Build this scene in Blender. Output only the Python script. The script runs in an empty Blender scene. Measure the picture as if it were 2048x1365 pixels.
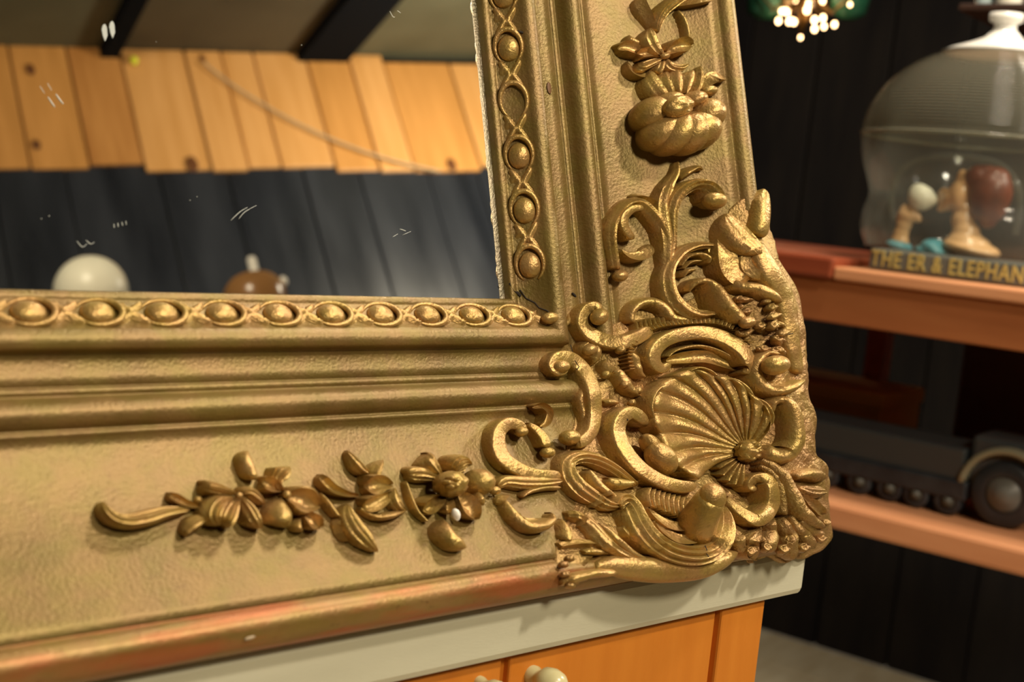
import bpy, bmesh, math, random
from mathutils import Vector, Matrix, noise
random.seed(7)
S = bpy.context.scene
COL = S.collection
# ---------------------------------------------------------------- camera
F = 2600.0; CX, CY = 1024.0, 682.5
EYE = 1.10
def nz(v): return v.normalized()
_u = nz(Vector((4000-CX, 655-CY, F)))                    # frame horizontal, camera coords (x right, y down, z fwd)
_s = .097
_d = nz(Vector((_s, 1, -(_s*_u.x+_u.y)/_u.z)))           # frame downward
_n = _u.cross(_d)
if _n.z > 0: _n = -_n
_n.normalize()
_v1 = Vector((4000-CX, 655-CY, F)); _v2 = Vector((-2550-CX, 10-CY, F))
_g = nz(_v2.cross(_v1))
if _g.y < 0: _g = -_g
_X = _u; _Z = -_g; _Y = _Z.cross(_X).normalized()
def W(v): return Vector((v.dot(_X), v.dot(_Y), v.dot(_Z)))   # camera vector -> world vector
CAM = Vector((0, 0, EYE))
def rayc(px, py): return Vector(((px-CX)/F, (py-CY)/F, 1))
def ray(px, py): return W(rayc(px, py)).normalized()
cam_data = bpy.data.cameras.new('camera'); cam = bpy.data.objects.new('camera', cam_data); COL.objects.link(cam)
rx, ry, rz = W(Vector((1, 0, 0))), W(Vector((0, -1, 0))), W(Vector((0, 0, -1)))
cam.matrix_world = Matrix(((rx.x, ry.x, rz.x, 0), (rx.y, ry.y, rz.y, 0), (rx.z, ry.z, rz.z, EYE), (0, 0, 0, 1)))
cam_data.sensor_width = 36; cam_data.lens = F/2048*36
cam_data.dof.use_dof = True; cam_data.dof.focus_distance = .665; cam_data.dof.aperture_fstop = 9.0
cam_data.clip_start = .02
S.camera = cam
S.view_settings.view_transform = 'Standard'; S.view_settings.look = 'None'
S.view_settings.exposure = 0.0; S.view_settings.gamma = 1; S.view_settings.use_curve_mapping = False
# ---------------------------------------------------------------- frame coordinates
P0c = rayc(1019, 598)*.66
P0 = W(P0c)+CAM
NW, DW, UW = W(_n), W(_d), W(_u)
# room axes
A11 = math.radians(11.5)
E1 = Vector((math.cos(A11), math.sin(A11), 0)); E2 = Vector((-math.sin(A11), math.cos(A11), 0))
def room(q1, q2, z): return E1*q1+E2*q2+Vector((0, 0, z))
# ---------------------------------------------------------------- world and lights
wd = bpy.data.worlds.new('world'); S.world = wd; wd.use_nodes = True
wd.node_tree.nodes['Background'].inputs[0].default_value = (1, .80, .55, 1)
wd.node_tree.nodes['Background'].inputs[1].default_value = .10
def area(name, loc, target, size, power, col):
    l = bpy.data.lights.new(name, 'AREA'); l.shape = 'DISK'; l.size = size; l.energy = power; l.color = col
    o = bpy.data.objects.new(name, l); COL.objects.link(o); o.location = loc
    o.rotation_euler = (Vector(target)-Vector(loc)).to_track_quat('-Z', 'Y').to_euler()
    return o
L1 = P0+nz(Vector((.32, -.63, .735)))*1.75
area('lamp_or_fill', L1, P0, .13, 20, (1, .88, .72))
L2 = P0+nz(Vector((.86, -.22, .46)))*1.5
area('lamp_or_fill', L2, P0, .14, 9, (1, .90, .76))
L3 = P0+nz(Vector((-.10, -.81, .56)))*1.85
area('lamp_or_fill', L3, P0, .30, 19, (1, .86, .64))
area('lamp_or_fill', room(2.35, -1.45, 2.35), room(2.0, -2.6, 2.75), .22, 22, (1, .86, .66))
area('lamp_or_fill', room(.35, -.25, 2.6), room(1.3, -2.4, 2.75), .4, 22, (1, .84, .62))  # unseen fill added above the camera to brighten front wall and roof
area('lamp_or_fill', room(1.2, .3, 2.3), room(1.9, .7, .7), .25, 20, (1, .86, .68))  # fill light added out of view to brighten the floor and side table
# ---------------------------------------------------------------- materials
def mat(name, col, rough=.5, metal=0, noise_amt=.0, scale=20, col2=None, bump=0, bscale=200, coat=0, stretch=None, emit=0, detail=6, rough2=None, contrast=.35):
    m = bpy.data.materials.new(name); m.use_nodes = True; nt = m.node_tree; N = nt.nodes; b = N['Principled BSDF']
    b.inputs['Base Color'].default_value = (*col, 1); b.inputs['Roughness'].default_value = rough; b.inputs['Metallic'].default_value = metal
    if coat: b.inputs['Coat Weight'].default_value = coat; b.inputs['Coat Roughness'].default_value = .15
    tc = N.new('ShaderNodeTexCoord'); mp = N.new('ShaderNodeMapping'); nt.links.new(tc.outputs['Object'], mp.inputs[0])
    if stretch: mp.inputs['Scale'].default_value = stretch
    if col2:
        n = N.new('ShaderNodeTexNoise'); n.inputs['Scale'].default_value = scale; n.inputs['Detail'].default_value = detail
        nt.links.new(mp.outputs[0], n.inputs['Vector'])
        r = N.new('ShaderNodeValToRGB'); r.color_ramp.elements[0].position = .5-contrast/2; r.color_ramp.elements[1].position = .5+contrast/2
        r.color_ramp.elements[0].color = (*col, 1); r.color_ramp.elements[1].color = (*col2, 1)
        nt.links.new(n.outputs['Fac'], r.inputs[0]); nt.links.new(r.outputs[0], b.inputs['Base Color'])
        if rough2 is not None:
            mr = N.new('ShaderNodeMapRange'); mr.inputs[1].default_value = .35; mr.inputs[2].default_value = .65
            mr.inputs[3].default_value = rough; mr.inputs[4].default_value = rough2
            nt.links.new(n.outputs['Fac'], mr.inputs[0]); nt.links.new(mr.outputs[0], b.inputs['Roughness'])
    if bump:
        n2 = N.new('ShaderNodeTexNoise'); n2.inputs['Scale'].default_value = bscale; n2.inputs['Detail'].default_value = 5
        nt.links.new(mp.outputs[0], n2.inputs['Vector'])
        bp = N.new('ShaderNodeBump'); bp.inputs['Strength'].default_value = bump; bp.inputs['Distance'].default_value = .001
        nt.links.new(n2.outputs['Fac'], bp.inputs['Height']); nt.links.new(bp.outputs[0], b.inputs['Normal'])
    if emit:
        b.inputs['Emission Color'].default_value = (*col, 1); b.inputs['Emission Strength'].default_value = emit
    return m
def gold_mat(name, a, b_, rough=.44, metal=.35, grit=.16, red=None, spots=True):
    m = bpy.data.materials.new(name); m.use_nodes = True; nt = m.node_tree; N = nt.nodes; L = nt.links; b = N['Principled BSDF']
    b.inputs['Metallic'].default_value = metal
    tc = N.new('ShaderNodeTexCoord')
    n1 = N.new('ShaderNodeTexNoise'); n1.inputs['Scale'].default_value = 26; n1.inputs['Detail'].default_value = 8; n1.inputs['Roughness'].default_value = .65
    L.new(tc.outputs['Object'], n1.inputs['Vector'])
    r = N.new('ShaderNodeValToRGB'); r.color_ramp.elements[0].position = .36; r.color_ramp.elements[1].position = .64
    r.color_ramp.elements[0].color = (*a, 1); r.color_ramp.elements[1].color = (*b_, 1); L.new(n1.outputs['Fac'], r.inputs[0])
    out = r.outputs[0]
    nm = N.new('ShaderNodeTexNoise'); nm.inputs['Scale'].default_value = 75; nm.inputs['Detail'].default_value = 6; L.new(tc.outputs['Object'], nm.inputs['Vector'])
    rm = N.new('ShaderNodeValToRGB'); rm.color_ramp.elements[0].position = .38; rm.color_ramp.elements[1].position = .62
    rm.color_ramp.elements[0].color = (.95, 1.0, .84, 1); rm.color_ramp.elements[1].color = (1.06, .98, 1.10, 1); L.new(nm.outputs['Fac'], rm.inputs[0])
    mu = N.new('ShaderNodeMix'); mu.data_type = 'RGBA'; mu.blend_type = 'MULTIPLY'; mu.inputs[0].default_value = 1; L.new(out, mu.inputs[6]); L.new(rm.outputs[0], mu.inputs[7]); out = mu.outputs[2]
    if spots:      # darker worn bronze flecks
        v = N.new('ShaderNodeTexNoise'); v.inputs['Scale'].default_value = 260; v.inputs['Detail'].default_value = 3
        L.new(tc.outputs['Object'], v.inputs['Vector'])
        mr = N.new('ShaderNodeMapRange'); mr.inputs[1].default_value = .62; mr.inputs[2].default_value = .74; mr.inputs[4].default_value = .45
        L.new(v.outputs['Fac'], mr.inputs[0])
        mx = N.new('ShaderNodeMix'); mx.data_type = 'RGBA'; L.new(mr.outputs[0], mx.inputs[0]); L.new(out, mx.inputs[6]); mx.inputs[7].default_value = (.14, .075, .022, 1)
        out = mx.outputs[2]
    if red:
        v = N.new('ShaderNodeTexNoise'); v.inputs['Scale'].default_value = 21; v.inputs['Detail'].default_value = 5
        mp = N.new('ShaderNodeMapping'); mp.inputs['Scale'].default_value = (1, 5, 5); L.new(tc.outputs['Object'], mp.inputs[0]); L.new(mp.outputs[0], v.inputs['Vector'])
        mr = N.new('ShaderNodeMapRange'); mr.inputs[1].default_value = .47; mr.inputs[2].default_value = .66; mr.inputs[4].default_value = .62; L.new(v.outputs['Fac'], mr.inputs[0])
        mx = N.new('ShaderNodeMix'); mx.data_type = 'RGBA'; L.new(mr.outputs[0], mx.inputs[0]); L.new(out, mx.inputs[6]); mx.inputs[7].default_value = (*red, 1)
        out = mx.outputs[2]
    L.new(out, b.inputs['Base Color'])
    n2 = N.new('ShaderNodeTexNoise'); n2.inputs['Scale'].default_value = 650; n2.inputs['Detail'].default_value = 7
    L.new(tc.outputs['Object'], n2.inputs['Vector'])
    mr = N.new('ShaderNodeMapRange'); mr.inputs[3].default_value = rough-.08; mr.inputs[4].default_value = rough+.12; L.new(n1.outputs['Fac'], mr.inputs[0]); L.new(mr.outputs[0], b.inputs['Roughness'])
    n3 = N.new('ShaderNodeTexNoise'); n3.inputs['Scale'].default_value = 90; n3.inputs['Detail'].default_value = 4; L.new(tc.outputs['Object'], n3.inputs['Vector'])
    ad = N.new('ShaderNodeMath'); ad.operation = 'MULTIPLY_ADD'; L.new(n3.outputs['Fac'], ad.inputs[0]); ad.inputs[1].default_value = .35; L.new(n2.outputs['Fac'], ad.inputs[2])
    bp = N.new('ShaderNodeBump'); bp.inputs['Strength'].default_value = grit; bp.inputs['Distance'].default_value = .0012
    L.new(ad.outputs[0], bp.inputs['Height']); L.new(bp.outputs[0], b.inputs['Normal'])
    return m
GOLD = gold_mat('gilt', (.172, .112, .029), (.24, .160, .046), rough=.41, metal=.42, grit=.28)
GOLDR = gold_mat('gilt_relief', (.35, .215, .060), (.46, .30, .100), rough=.34, grit=.38, metal=.52)
GOLDROUGH = gold_mat('gilt_rocaille', (.31, .185, .060), (.43, .27, .10), rough=.36, grit=.7, metal=.55)
GOLDRIM = gold_mat('gilt_rim_red_bole', (.21, .125, .032), (.28, .175, .050), red=(.40, .085, .025), rough=.38, metal=.42, grit=.2)
GOLDRIMP = gold_mat('gilt_rim', (.19, .122, .032), (.255, .170, .050), rough=.42, metal=.42, grit=.25)
GESSO = mat('gesso', (.8, .76, .68), .7)
CRACK = mat('crack', (.02, .012, .006), .9)
def mirror_mat():
    m = bpy.data.materials.new('silvered_glass'); m.use_nodes = True; b = m.node_tree.nodes['Principled BSDF']
    b.inputs['Base Color'].default_value = (.88, .9, .86, 1); b.inputs['Metallic'].default_value = 1; b.inputs['Roughness'].default_value = .0
    return m
MIRROR = mirror_mat()
SLAB = mat('painted_slab', (.52, .50, .365), .40, col2=(.60, .58, .43), scale=9, stretch=(1, 5, 5), bump=.1, bscale=300)
PINE = mat('orange_pine', (.56, .175, .014), .45, col2=(.64, .22, .022), scale=10, stretch=(5, 5, .7), bump=.15, bscale=90)
KNOB = mat('knob_glaze', (.62, .56, .30), .25)
PINEW = [mat('pine_board', (.50, .235, .06), .42, col2=(.62, .30, .085), scale=5, stretch=(6, 6, .6), bump=.1, bscale=60),
         mat('pine_board_pale', (.60, .30, .09), .4, col2=(.70, .37, .13), scale=5, stretch=(6, 6, .6), bump=.1, bscale=60),
         mat('pine_board_dark', (.42, .18, .045), .42, col2=(.55, .26, .075), scale=5, stretch=(6, 6, .6), bump=.1, bscale=60)]
KNOT = mat('pine_knot', (.13, .045, .012), .5)
BLACKW = mat('black_board', (.010, .012, .017), .26, col2=(.026, .030, .040), scale=3, stretch=(3, 3, .5), rough2=.36, bump=.1, bscale=25)
BLACKM = mat('dark_wall_board', (.008, .007, .008), .7, col2=(.017, .014, .012), scale=6, stretch=(3, 3, .6)); BLACKM.node_tree.nodes['Principled BSDF'].inputs['Specular IOR Level'].default_value = .2
ROOFM = mat('roof_panel', (.088, .088, .052), .7, col2=(.12, .12, .075), scale=4)
ROOFD = mat('roof_panel_brown_shaded', (.050, .040, .022), .7, col2=(.075, .062, .036), scale=4)  # darker, browner copy: uneven light on the middle panel put into its colour
RAFT = mat('rafter_black', (.006, .007, .009), .9); RAFT.node_tree.nodes['Principled BSDF'].inputs['Specular IOR Level'].default_value = .05
FLOORM = mat('floor_board', (.62, .52, .33), .5, col2=(.76, .68, .48), scale=6, stretch=(1, 5, 1))
REDW = mat('redwood', (.30, .095, .030), .38, col2=(.38, .135, .045), scale=7, stretch=(6, .8, 6))
REDP = mat('redwood_pale_lit', (.56, .24, .11), .38, col2=(.66, .31, .15), scale=7, stretch=(6, .8, 6))  # redwood lightened: the light on the table top is put into the colour
REDD = mat('mahogany', (.22, .045, .018), .35, col2=(.30, .07, .028), scale=7, stretch=(6, .8, 6))
# ---------------------------------------------------------------- helpers
def obj(name, bm, m, parent=None, smooth=True, matrix=None):
    me = bpy.data.meshes.new(name)
    bmesh.ops.recalc_face_normals(bm, faces=bm.faces[:])
    bm.to_mesh(me); bm.free()
    if m: me.materials.append(m)
    if smooth:
        for p in me.polygons: p.use_smooth = True
    o = bpy.data.objects.new(name, me); COL.objects.link(o)
    if parent: o.parent = parent
    if matrix: o.matrix_local = matrix
    return o
def empty(name, loc=(0, 0, 0), rot=None, parent=None):
    o = bpy.data.objects.new(name, None); COL.objects.link(o); o.empty_display_size = .05
    o.location = loc
    if parent: o.parent = parent
    return o
def tag(o, label, cat, group=None):
    o['label'] = label; o['category'] = cat
    if group: o['group'] = group
    return o
def struct(o): o['kind'] = 'structure'; return o
def bbox(bm, lo, hi, mat4=None, bev=0):
    vs = [bm.verts.new((x, y, z)) for x in (lo[0], hi[0]) for y in (lo[1], hi[1]) for z in (lo[2], hi[2])]
    idx = [(0, 1, 3, 2), (4, 6, 7, 5), (0, 4, 5, 1), (2, 3, 7, 6), (0, 2, 6, 4), (1, 5, 7, 3)]
    fs = [bm.faces.new([vs[i] for i in f]) for f in idx]
    if bev:
        es = list({e for f in fs for e in f.edges})
        r = bmesh.ops.bevel(bm, geom=es, offset=bev, segments=2, profile=.5, affect='EDGES')
        vs = list({v for f in r['faces'] for v in f.verts}|{v for v in vs if v.is_valid})
    if mat4:
        for v in vs:
            if v.is_valid: v.co = mat4 @ v.co
def box(name, lo, hi, m, parent=None, matrix=None, bev=0):
    bm = bmesh.new(); bbox(bm, lo, hi, None, bev)
    return obj(name, bm, m, parent, smooth=False, matrix=matrix)
def lathe(bm, prof, segs=40, axis_mat=None):
    rings = []
    for r, z in prof:
        rings.append([bm.verts.new((r*math.cos(2*math.pi*i/segs), r*math.sin(2*math.pi*i/segs), z)) for i in range(segs)] if r > 1e-6 else [bm.verts.new((0, 0, z))])
    for a, b in zip(rings, rings[1:]):
        for i in range(segs):
            j = (i+1) % segs
            if len(a) == 1 and len(b) == 1: continue
            if len(a) == 1: bm.faces.new((a[0], b[j], b[i]))
            elif len(b) == 1: bm.faces.new((a[i], a[j], b[0]))
            else: bm.faces.new((a[i], a[j], b[j], b[i]))
    if axis_mat:
        for ring in rings:
            for v in ring: v.co = axis_mat @ v.co
def tube(bm, pts, rad, segs=10, caps=True):
    pts = [Vector(p) for p in pts]; rings = []
    nrm = None
    for i, p in enumerate(pts):
        t = (pts[min(i+1, len(pts)-1)]-pts[max(i-1, 0)]).normalized()
        if nrm is None:
            nrm = t.orthogonal().normalized()
        nrm = (nrm-t*nrm.dot(t)).normalized(); bn = t.cross(nrm)
        r = rad[i] if isinstance(rad, (list, tuple)) else rad
        rings.append([bm.verts.new(p+(nrm*math.cos(2*math.pi*k/segs)+bn*math.sin(2*math.pi*k/segs))*r) for k in range(segs)])
    for a, b in zip(rings, rings[1:]):
        for k in range(segs):
            bm.faces.new((a[k], a[(k+1) % segs], b[(k+1) % segs], b[k]))
    if caps:
        bm.faces.new(rings[0][::-1]); bm.faces.new(rings[-1])
def ellipsoid(bm, M, su=20, sv=12):
    top = bm.verts.new(M @ Vector((0, 0, 1))); bot = bm.verts.new(M @ Vector((0, 0, -1))); rings = []
    for i in range(1, sv):
        a = math.pi*i/sv
        rings.append([bm.verts.new(M @ Vector((math.sin(a)*math.cos(2*math.pi*k/su), math.sin(a)*math.sin(2*math.pi*k/su), math.cos(a)))) for k in range(su)])
    for k in range(su):
        bm.faces.new((top, rings[0][k], rings[0][(k+1) % su])); bm.faces.new((bot, rings[-1][(k+1) % su], rings[-1][k]))
    for a, b in zip(rings, rings[1:]):
        for k in range(su): bm.faces.new((a[k], b[k], b[(k+1) % su], a[(k+1) % su]))
def catmull(pts, sub):
    out = []
    n = len(pts)
    for i in range(n-1):
        p0 = pts[max(i-1, 0)]; p1 = pts[i]; p2 = pts[i+1]; p3 = pts[min(i+2, n-1)]
        for k in range(sub):
            t = k/sub
            out.append([.5*((2*b)+(-a+c)*t+(2*a-5*b+4*c-d)*t*t+(-a+3*b-3*c+d)*t**3) for a, b, c, d in zip(p0, p1, p2, p3)])
    out.append(list(pts[-1]))
    return out
def hit(px, py, pt, nrm):
    r = ray(px, py); t = (pt-CAM).dot(nrm)/r.dot(nrm); return CAM+r*t
# ================================================================= ROOM
FLOORZ = 0.0
Q1R = None
r = ray(1640, 1296); t = -EYE/r.z; pf = CAM+r*t
Q1R = pf.dot(E1)                                        # right wall plane
Q2B = 2.25; Q2F = -2.35; Q1L = -1.6
ROOMM = Matrix(((E1.x, E2.x, 0, 0), (E1.y, E2.y, 0, 0), (0, 0, 1, 0), (0, 0, 0, 1)))
def reflect_pt(p):
    o = P0+NW*MZ
    return p-NW*(2*(p-o).dot(NW))
MZ = -.0036                                            # mirror glass plane under the sight edge
def virt_dir(px, py):
    r = ray(px, py); return r-NW*(2*r.dot(NW))
def virt(px, py, pt, nrm):
    """real point seen in the mirror at a pixel, on a real plane"""
    r = ray(px, py); o = P0+NW*MZ; t = (o-CAM).dot(NW)/r.dot(NW); m = CAM+r*t
    d = virt_dir(px, py); s = (Vector(pt)-m).dot(Vector(nrm))/d.dot(Vector(nrm)); return m+d*s
# floor
fl = struct(empty('floor'))
k = 0; q = Q1L
sub = box('subfloor', (Q1L, Q2F, -.06), (Q1R, Q2B, -.022), mat('subfloor', (.05, .035, .02), .8), fl, ROOMM)
while q < Q1R:
    w = .165
    box('plank', (q+.0015, Q2F, -.022), (min(q+w, Q1R)-.0015, Q2B, random.uniform(-.001, .001)), FLOORM, fl, ROOMM, bev=.002)
    q += w
# right wall : dark boards
wr = struct(empty('wall_right'))
box('backing', (Q1R+.02, Q2F, 0), (Q1R+.06, Q2B, 3.4), BLACKM, wr, ROOMM)
q = Q2F
while q < Q2B:
    w = .19
    box('plank', (Q1R+random.uniform(-.003, .003), q+.003, 0), (Q1R+.02, q+w-.003, 3.4), BLACKM, wr, ROOMM, bev=.003)
    q += w
# left wall, back wall
wl = struct(empty('wall_left')); box('backing', (Q1L-.06, Q2F, 0), (Q1L-.0, Q2B, 3.4), BLACKM, wl, ROOMM)
wb = struct(empty('wall_back')); box('backing', (Q1L, Q2B+.02, 0), (Q1R, Q2B+.06, 3.4), BLACKM, wb, ROOMM)
q = Q1L
while q < Q1R:
    box('plank', (q+.003, Q2B+random.uniform(-.003, .003), 0), (min(q+.2, Q1R)-.003, Q2B+.02, 3.4), BLACKM, wb, ROOMM, bev=.003); q += .2
# front wall (behind the camera, seen in the mirror)
wf = struct(empty('wall_front'))
OP = room(0, Q2F, 0)
def wall_q(px, py):
    p = virt(px, py, OP, E2); return p.dot(E1), p.z
zb = wall_q(500, 341)[1]; zt = wall_q(500, 112)[1]
# pine boards : seam pixels measured on the row y=230, with top and bottom pixel rows
pine = [(-150, -60, 70, 344, 0), (-60, 38, 78, 347, 0), (38, 155, 84, 346, 0), (155, 262, 96, 337, 2), (262, 392, 108, 349, 1), (392, 466, 112, 350, 1), (466, 531, 113, 343, 1),
        (531, 636, 115, 342, 1), (636, 722, 119, 350, 0), (722, 790, 120, 351, 1), (790, 922, 134, 350, 0), (922, 1020, 137, 338, 1), (1020, 1120, 140, 340, 1), (1120, 1230, 142, 342, 0)]
for i, (a, b, yt, yb, c) in enumerate(pine):
    qa = wall_q(a, 230)[0]; qb = wall_q(b, 230)[0]; xm = (a+b)/2
    z1 = wall_q(xm, yt)[1]; z0 = wall_q(xm, yb)[1]
    lo, hi = min(qa, qb), max(qa, qb)
    off = random.uniform(0, .006)
    box('pine_plank', (lo+.003, Q2F, z0), (hi-.003, Q2F+.022+off, z1), PINEW[c], wf, ROOMM, bev=.003)
dark = [(-130, 0), (0, 150), (150, 341), (341, 480), (480, 632), (632, 745), (745, 884), (884, 985), (985, 1100), (1100, 1210)]
for i, (a, b) in enumerate(dark):
    qa = wall_q(a, 460)[0]; qb = wall_q(b, 460)[0]; lo, hi = min(qa, qb), max(qa, qb)
    box('dark_plank', (lo+.002, Q2F-.005, 0), (hi-.002, Q2F+.010+random.uniform(0, .006), zb+.02), BLACKW, wf, ROOMM, bev=.003)
qe = wall_q(-130, 460)[0]; qe2 = wall_q(1210, 460)[0]
loq, hiq = min(qe, qe2), max(qe, qe2)
box('backing', (Q1L, Q2F-.06, 0), (Q1R, Q2F-.005, 3.4), BLACKM, wf, ROOMM)
# dark knots in the pine boards
for px, py, r_ in [(58, 150, .016), (70, 300, .014), (380, 338, .022), (897, 338, .02), (400, 128, .012)]:
    q1, z = wall_q(px, py)
    bm = bmesh.new(); ellipsoid(bm, Matrix.Translation((q1, Q2F+.0285, z)) @ Matrix.Diagonal((r_*.8, .0012, r_*1.2, 1)), 14, 6)
    obj('knot', bm, KNOT, wf, matrix=ROOMM)
# ceiling : sloped boarded roof with black rafters
rd = W(Vector((-493-CX, 1421-CY, F))); rd = rd-NW*(2*rd.dot(NW)); rd.normalize()        # real rafter direction (away from mirror)
cn = E1.cross(rd).normalized()
if cn.z > 0: cn = -cn
CPT = room(0, Q2F, zt-.03)
ce = struct(empty('ceiling'))
slope = rd.z/(-rd.dot(E2))                             # rise per metre towards the front wall
def ceil_z(q2): return (zt-.03)+(Q2F-q2)*slope*1.0
def ceil_q(px, py):
    p = virt(px, py, CPT, cn); return p.dot(E1), p.dot(E2)
def slab_roof(name, q1a, q1b, drop0, drop1, m):
    bm = bmesh.new(); vs = []
    for q1_ in (q1a, q1b):
        for q2_ in (Q2F-.3, Q2B+.3):
            for dz in (drop0, drop1):
                vs.append(bm.verts.new(room(q1_, q2_, ceil_z(q2_)+dz)))
    for f in [(0, 1, 3, 2), (4, 6, 7, 5), (0, 4, 5, 1), (2, 3, 7, 6), (0, 2, 6, 4), (1, 5, 7, 3)]: bm.faces.new([vs[i] for i in f])
    return obj(name, bm, m, ce, smooth=False)
zrow = 96
rafters = []
for (a, b) in [(-190, -145), (212, 248), (606, 706), (1120, 1190)]:
    ya = 95 if a < 400 else 112
    rafters.append((ceil_q(a, ya)[0], ceil_q(b, ya)[0]))
rs = sorted([tuple(sorted(x)) for x in rafters])
prev = Q1L
mats = [ROOFM, ROOFM, ROOFD, ROOFM, ROOFM, ROOFM]
edges = [Q1L]+[v for r_ in rs for v in r_]+[Q1R]
for a, b in rs: slab_roof('rafter', a, b, 0, .10, RAFT)
panels = [(edges[i], edges[i+1]) for i in range(0, len(edges), 2)]
qmid = ceil_q(420, 60)[0]
for a, b in panels:
    slab_roof('roof_panel', a, b, .035, .08, ROOFD if a < qmid < b else ROOFM)
# pale cord hanging across the pine boards
pts = []
for px, py in [(408, 124), (425, 140), (480, 180), (560, 228), (640, 268), (720, 300), (800, 325), (880, 343)]:
    p = virt(px, py, room(0, Q2F+.045, 0), E2); pts.append(p)
bm = bmesh.new(); tube(bm, [Vector(p) for p in catmull([list(p) for p in pts], 6)], .0035, 8)
tag(obj('cord', bm, mat('pale_cord', (.46, .36, .23), .6)), 'pale cord hanging slantwise across the pine boards, seen in the mirror', 'cord')
p = virt(268, 121, room(0, Q2F+.04, 0), E2)
bm = bmesh.new(); ellipsoid(bm, Matrix.Translation(p) @ Matrix.Diagonal((.012, .012, .014, 1)), 14, 8)
tag(obj('hook', bm, mat('yellow_plastic', (.75, .78, .04), .4)), 'small bright yellow plug on the top edge of the pine boards', 'plug')
# tall cabinet in front of the dark boards, its top hidden below the mirror edge; two things stand on it
CQ2 = Q2F+.75
pd = virt(175, 548, room(0, CQ2, 0), E2)              # centre of the cream dome
topz = virt(175, 700, room(0, CQ2+.1, 0), E2).z-.05
pj = virt(504, 572, room(0, CQ2, 0), E2)
cab = empty('tall_cabinet', room(min(pd.dot(E1), pj.dot(E1)), CQ2, 0)); cab.location = (0, 0, 0)
c0 = min(pd.dot(E1), pj.dot(E1))-.2; c1 = max(pd.dot(E1), pj.dot(E1))+.2
DKW = mat('dark_stained_wood', (.06, .03, .015), .4, col2=(.09, .045, .02), scale=8, stretch=(5, 5, .8))
box('body', (c0, CQ2-.25, .08), (c1, CQ2+.12, topz-.03), DKW, cab, ROOMM, bev=.004)
box('top', (c0-.03, CQ2-.28, topz-.03), (c1+.03, CQ2+.15, topz), DKW, cab, ROOMM, bev=.006)
for i in range(2):
    a = c0+.02+i*(c1-c0)/2
    dr = box('door', (a, CQ2+.12, .12), (a+(c1-c0)/2-.04, CQ2+.142, topz-.07), DKW, cab, ROOMM, bev=.004)
for x in (c0, c1-.06):
    for y in (CQ2-.25, CQ2+.06): box('foot', (x, y, 0), (x+.06, y+.06, .08), DKW, cab, ROOMM)
tag(cab, 'tall dark cabinet behind the camera carrying the cream dome', 'cabinet')
rr = (virt(100, 560, room(0, CQ2, 0), E2)-virt(250, 565, room(0, CQ2, 0), E2)).length/2
zt_ = virt(175, 519, room(0, CQ2, 0), E2).z
bm = bmesh.new(); zc_ = zt_-rr; prof = [(0, topz+.0005), (rr*.45, topz+.0005), (rr*.45, zc_-rr*.86)]+[(rr*math.cos(a_), zc_+rr*math.sin(a_)) for a_ in [math.radians(-60+150*k/20) for k in range(21)]]; prof[-1] = (0, zt_)
lathe(bm, prof, 40, Matrix.Translation((pd.x, pd.y, 0)))
tag(obj('globe_shade', bm, mat('cream_glaze', (.88, .85, .70), .35)), 'cream rounded globe peeping over the lower mirror edge at far left', 'globe')
jug = empty('stoneware_jug')
BRG = mat('brown_glaze', (.30, .15, .055), .22)
rj = (virt(462, 575, room(0, CQ2, 0), E2)-virt(575, 580, room(0, CQ2, 0), E2)).length/2
zj = virt(520, 552, room(0, CQ2, 0), E2).z
bm = bmesh.new(); prof = [(rj*.5, topz), (rj*.95, topz+(zj-topz)*.3), (rj, topz+(zj-topz)*.55), (rj*1.1, topz+(zj-topz)*.80), (rj*.8, topz+(zj-topz)*.95), (rj*.35, zj), (0, zj)]
prof = catmull([list(p_) for p_ in prof], 5); lathe(bm, [(max(a, 0), b) for a, b in prof], 36, Matrix.Translation((pj.x, pj.y, 0)))
obj('body', bm, BRG, jug)
pn = virt(508, 540, room(0, CQ2, 0), E2); h_ = virt(504, 514, room(0, CQ2, 0), E2).z
WHG = mat('white_glaze', (.85, .82, .75), .25)
bm = bmesh.new(); lathe(bm, [(.010, zj-.01), (.0105, zj+.01), (.011, h_-.008), (.008, h_-.001), (0, h_)], 18, Matrix.Translation((pn.x, pn.y, 0)))
obj('stopper', bm, WHG, jug)['label'] = 'white upright stopper'
ph = virt(566, 560, room(0, CQ2, 0), E2)
bm = bmesh.new(); ellipsoid(bm, Matrix.Translation(ph+Vector((0, 0, -.004))) @ Matrix.Diagonal((.010, .010, .013, 1)), 14, 8); obj('spout', bm, WHG, jug)['label'] = 'white spout tip'
tag(jug, 'brown glazed jug with a white stopper, showing above the lower mirror edge', 'jug')
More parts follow.
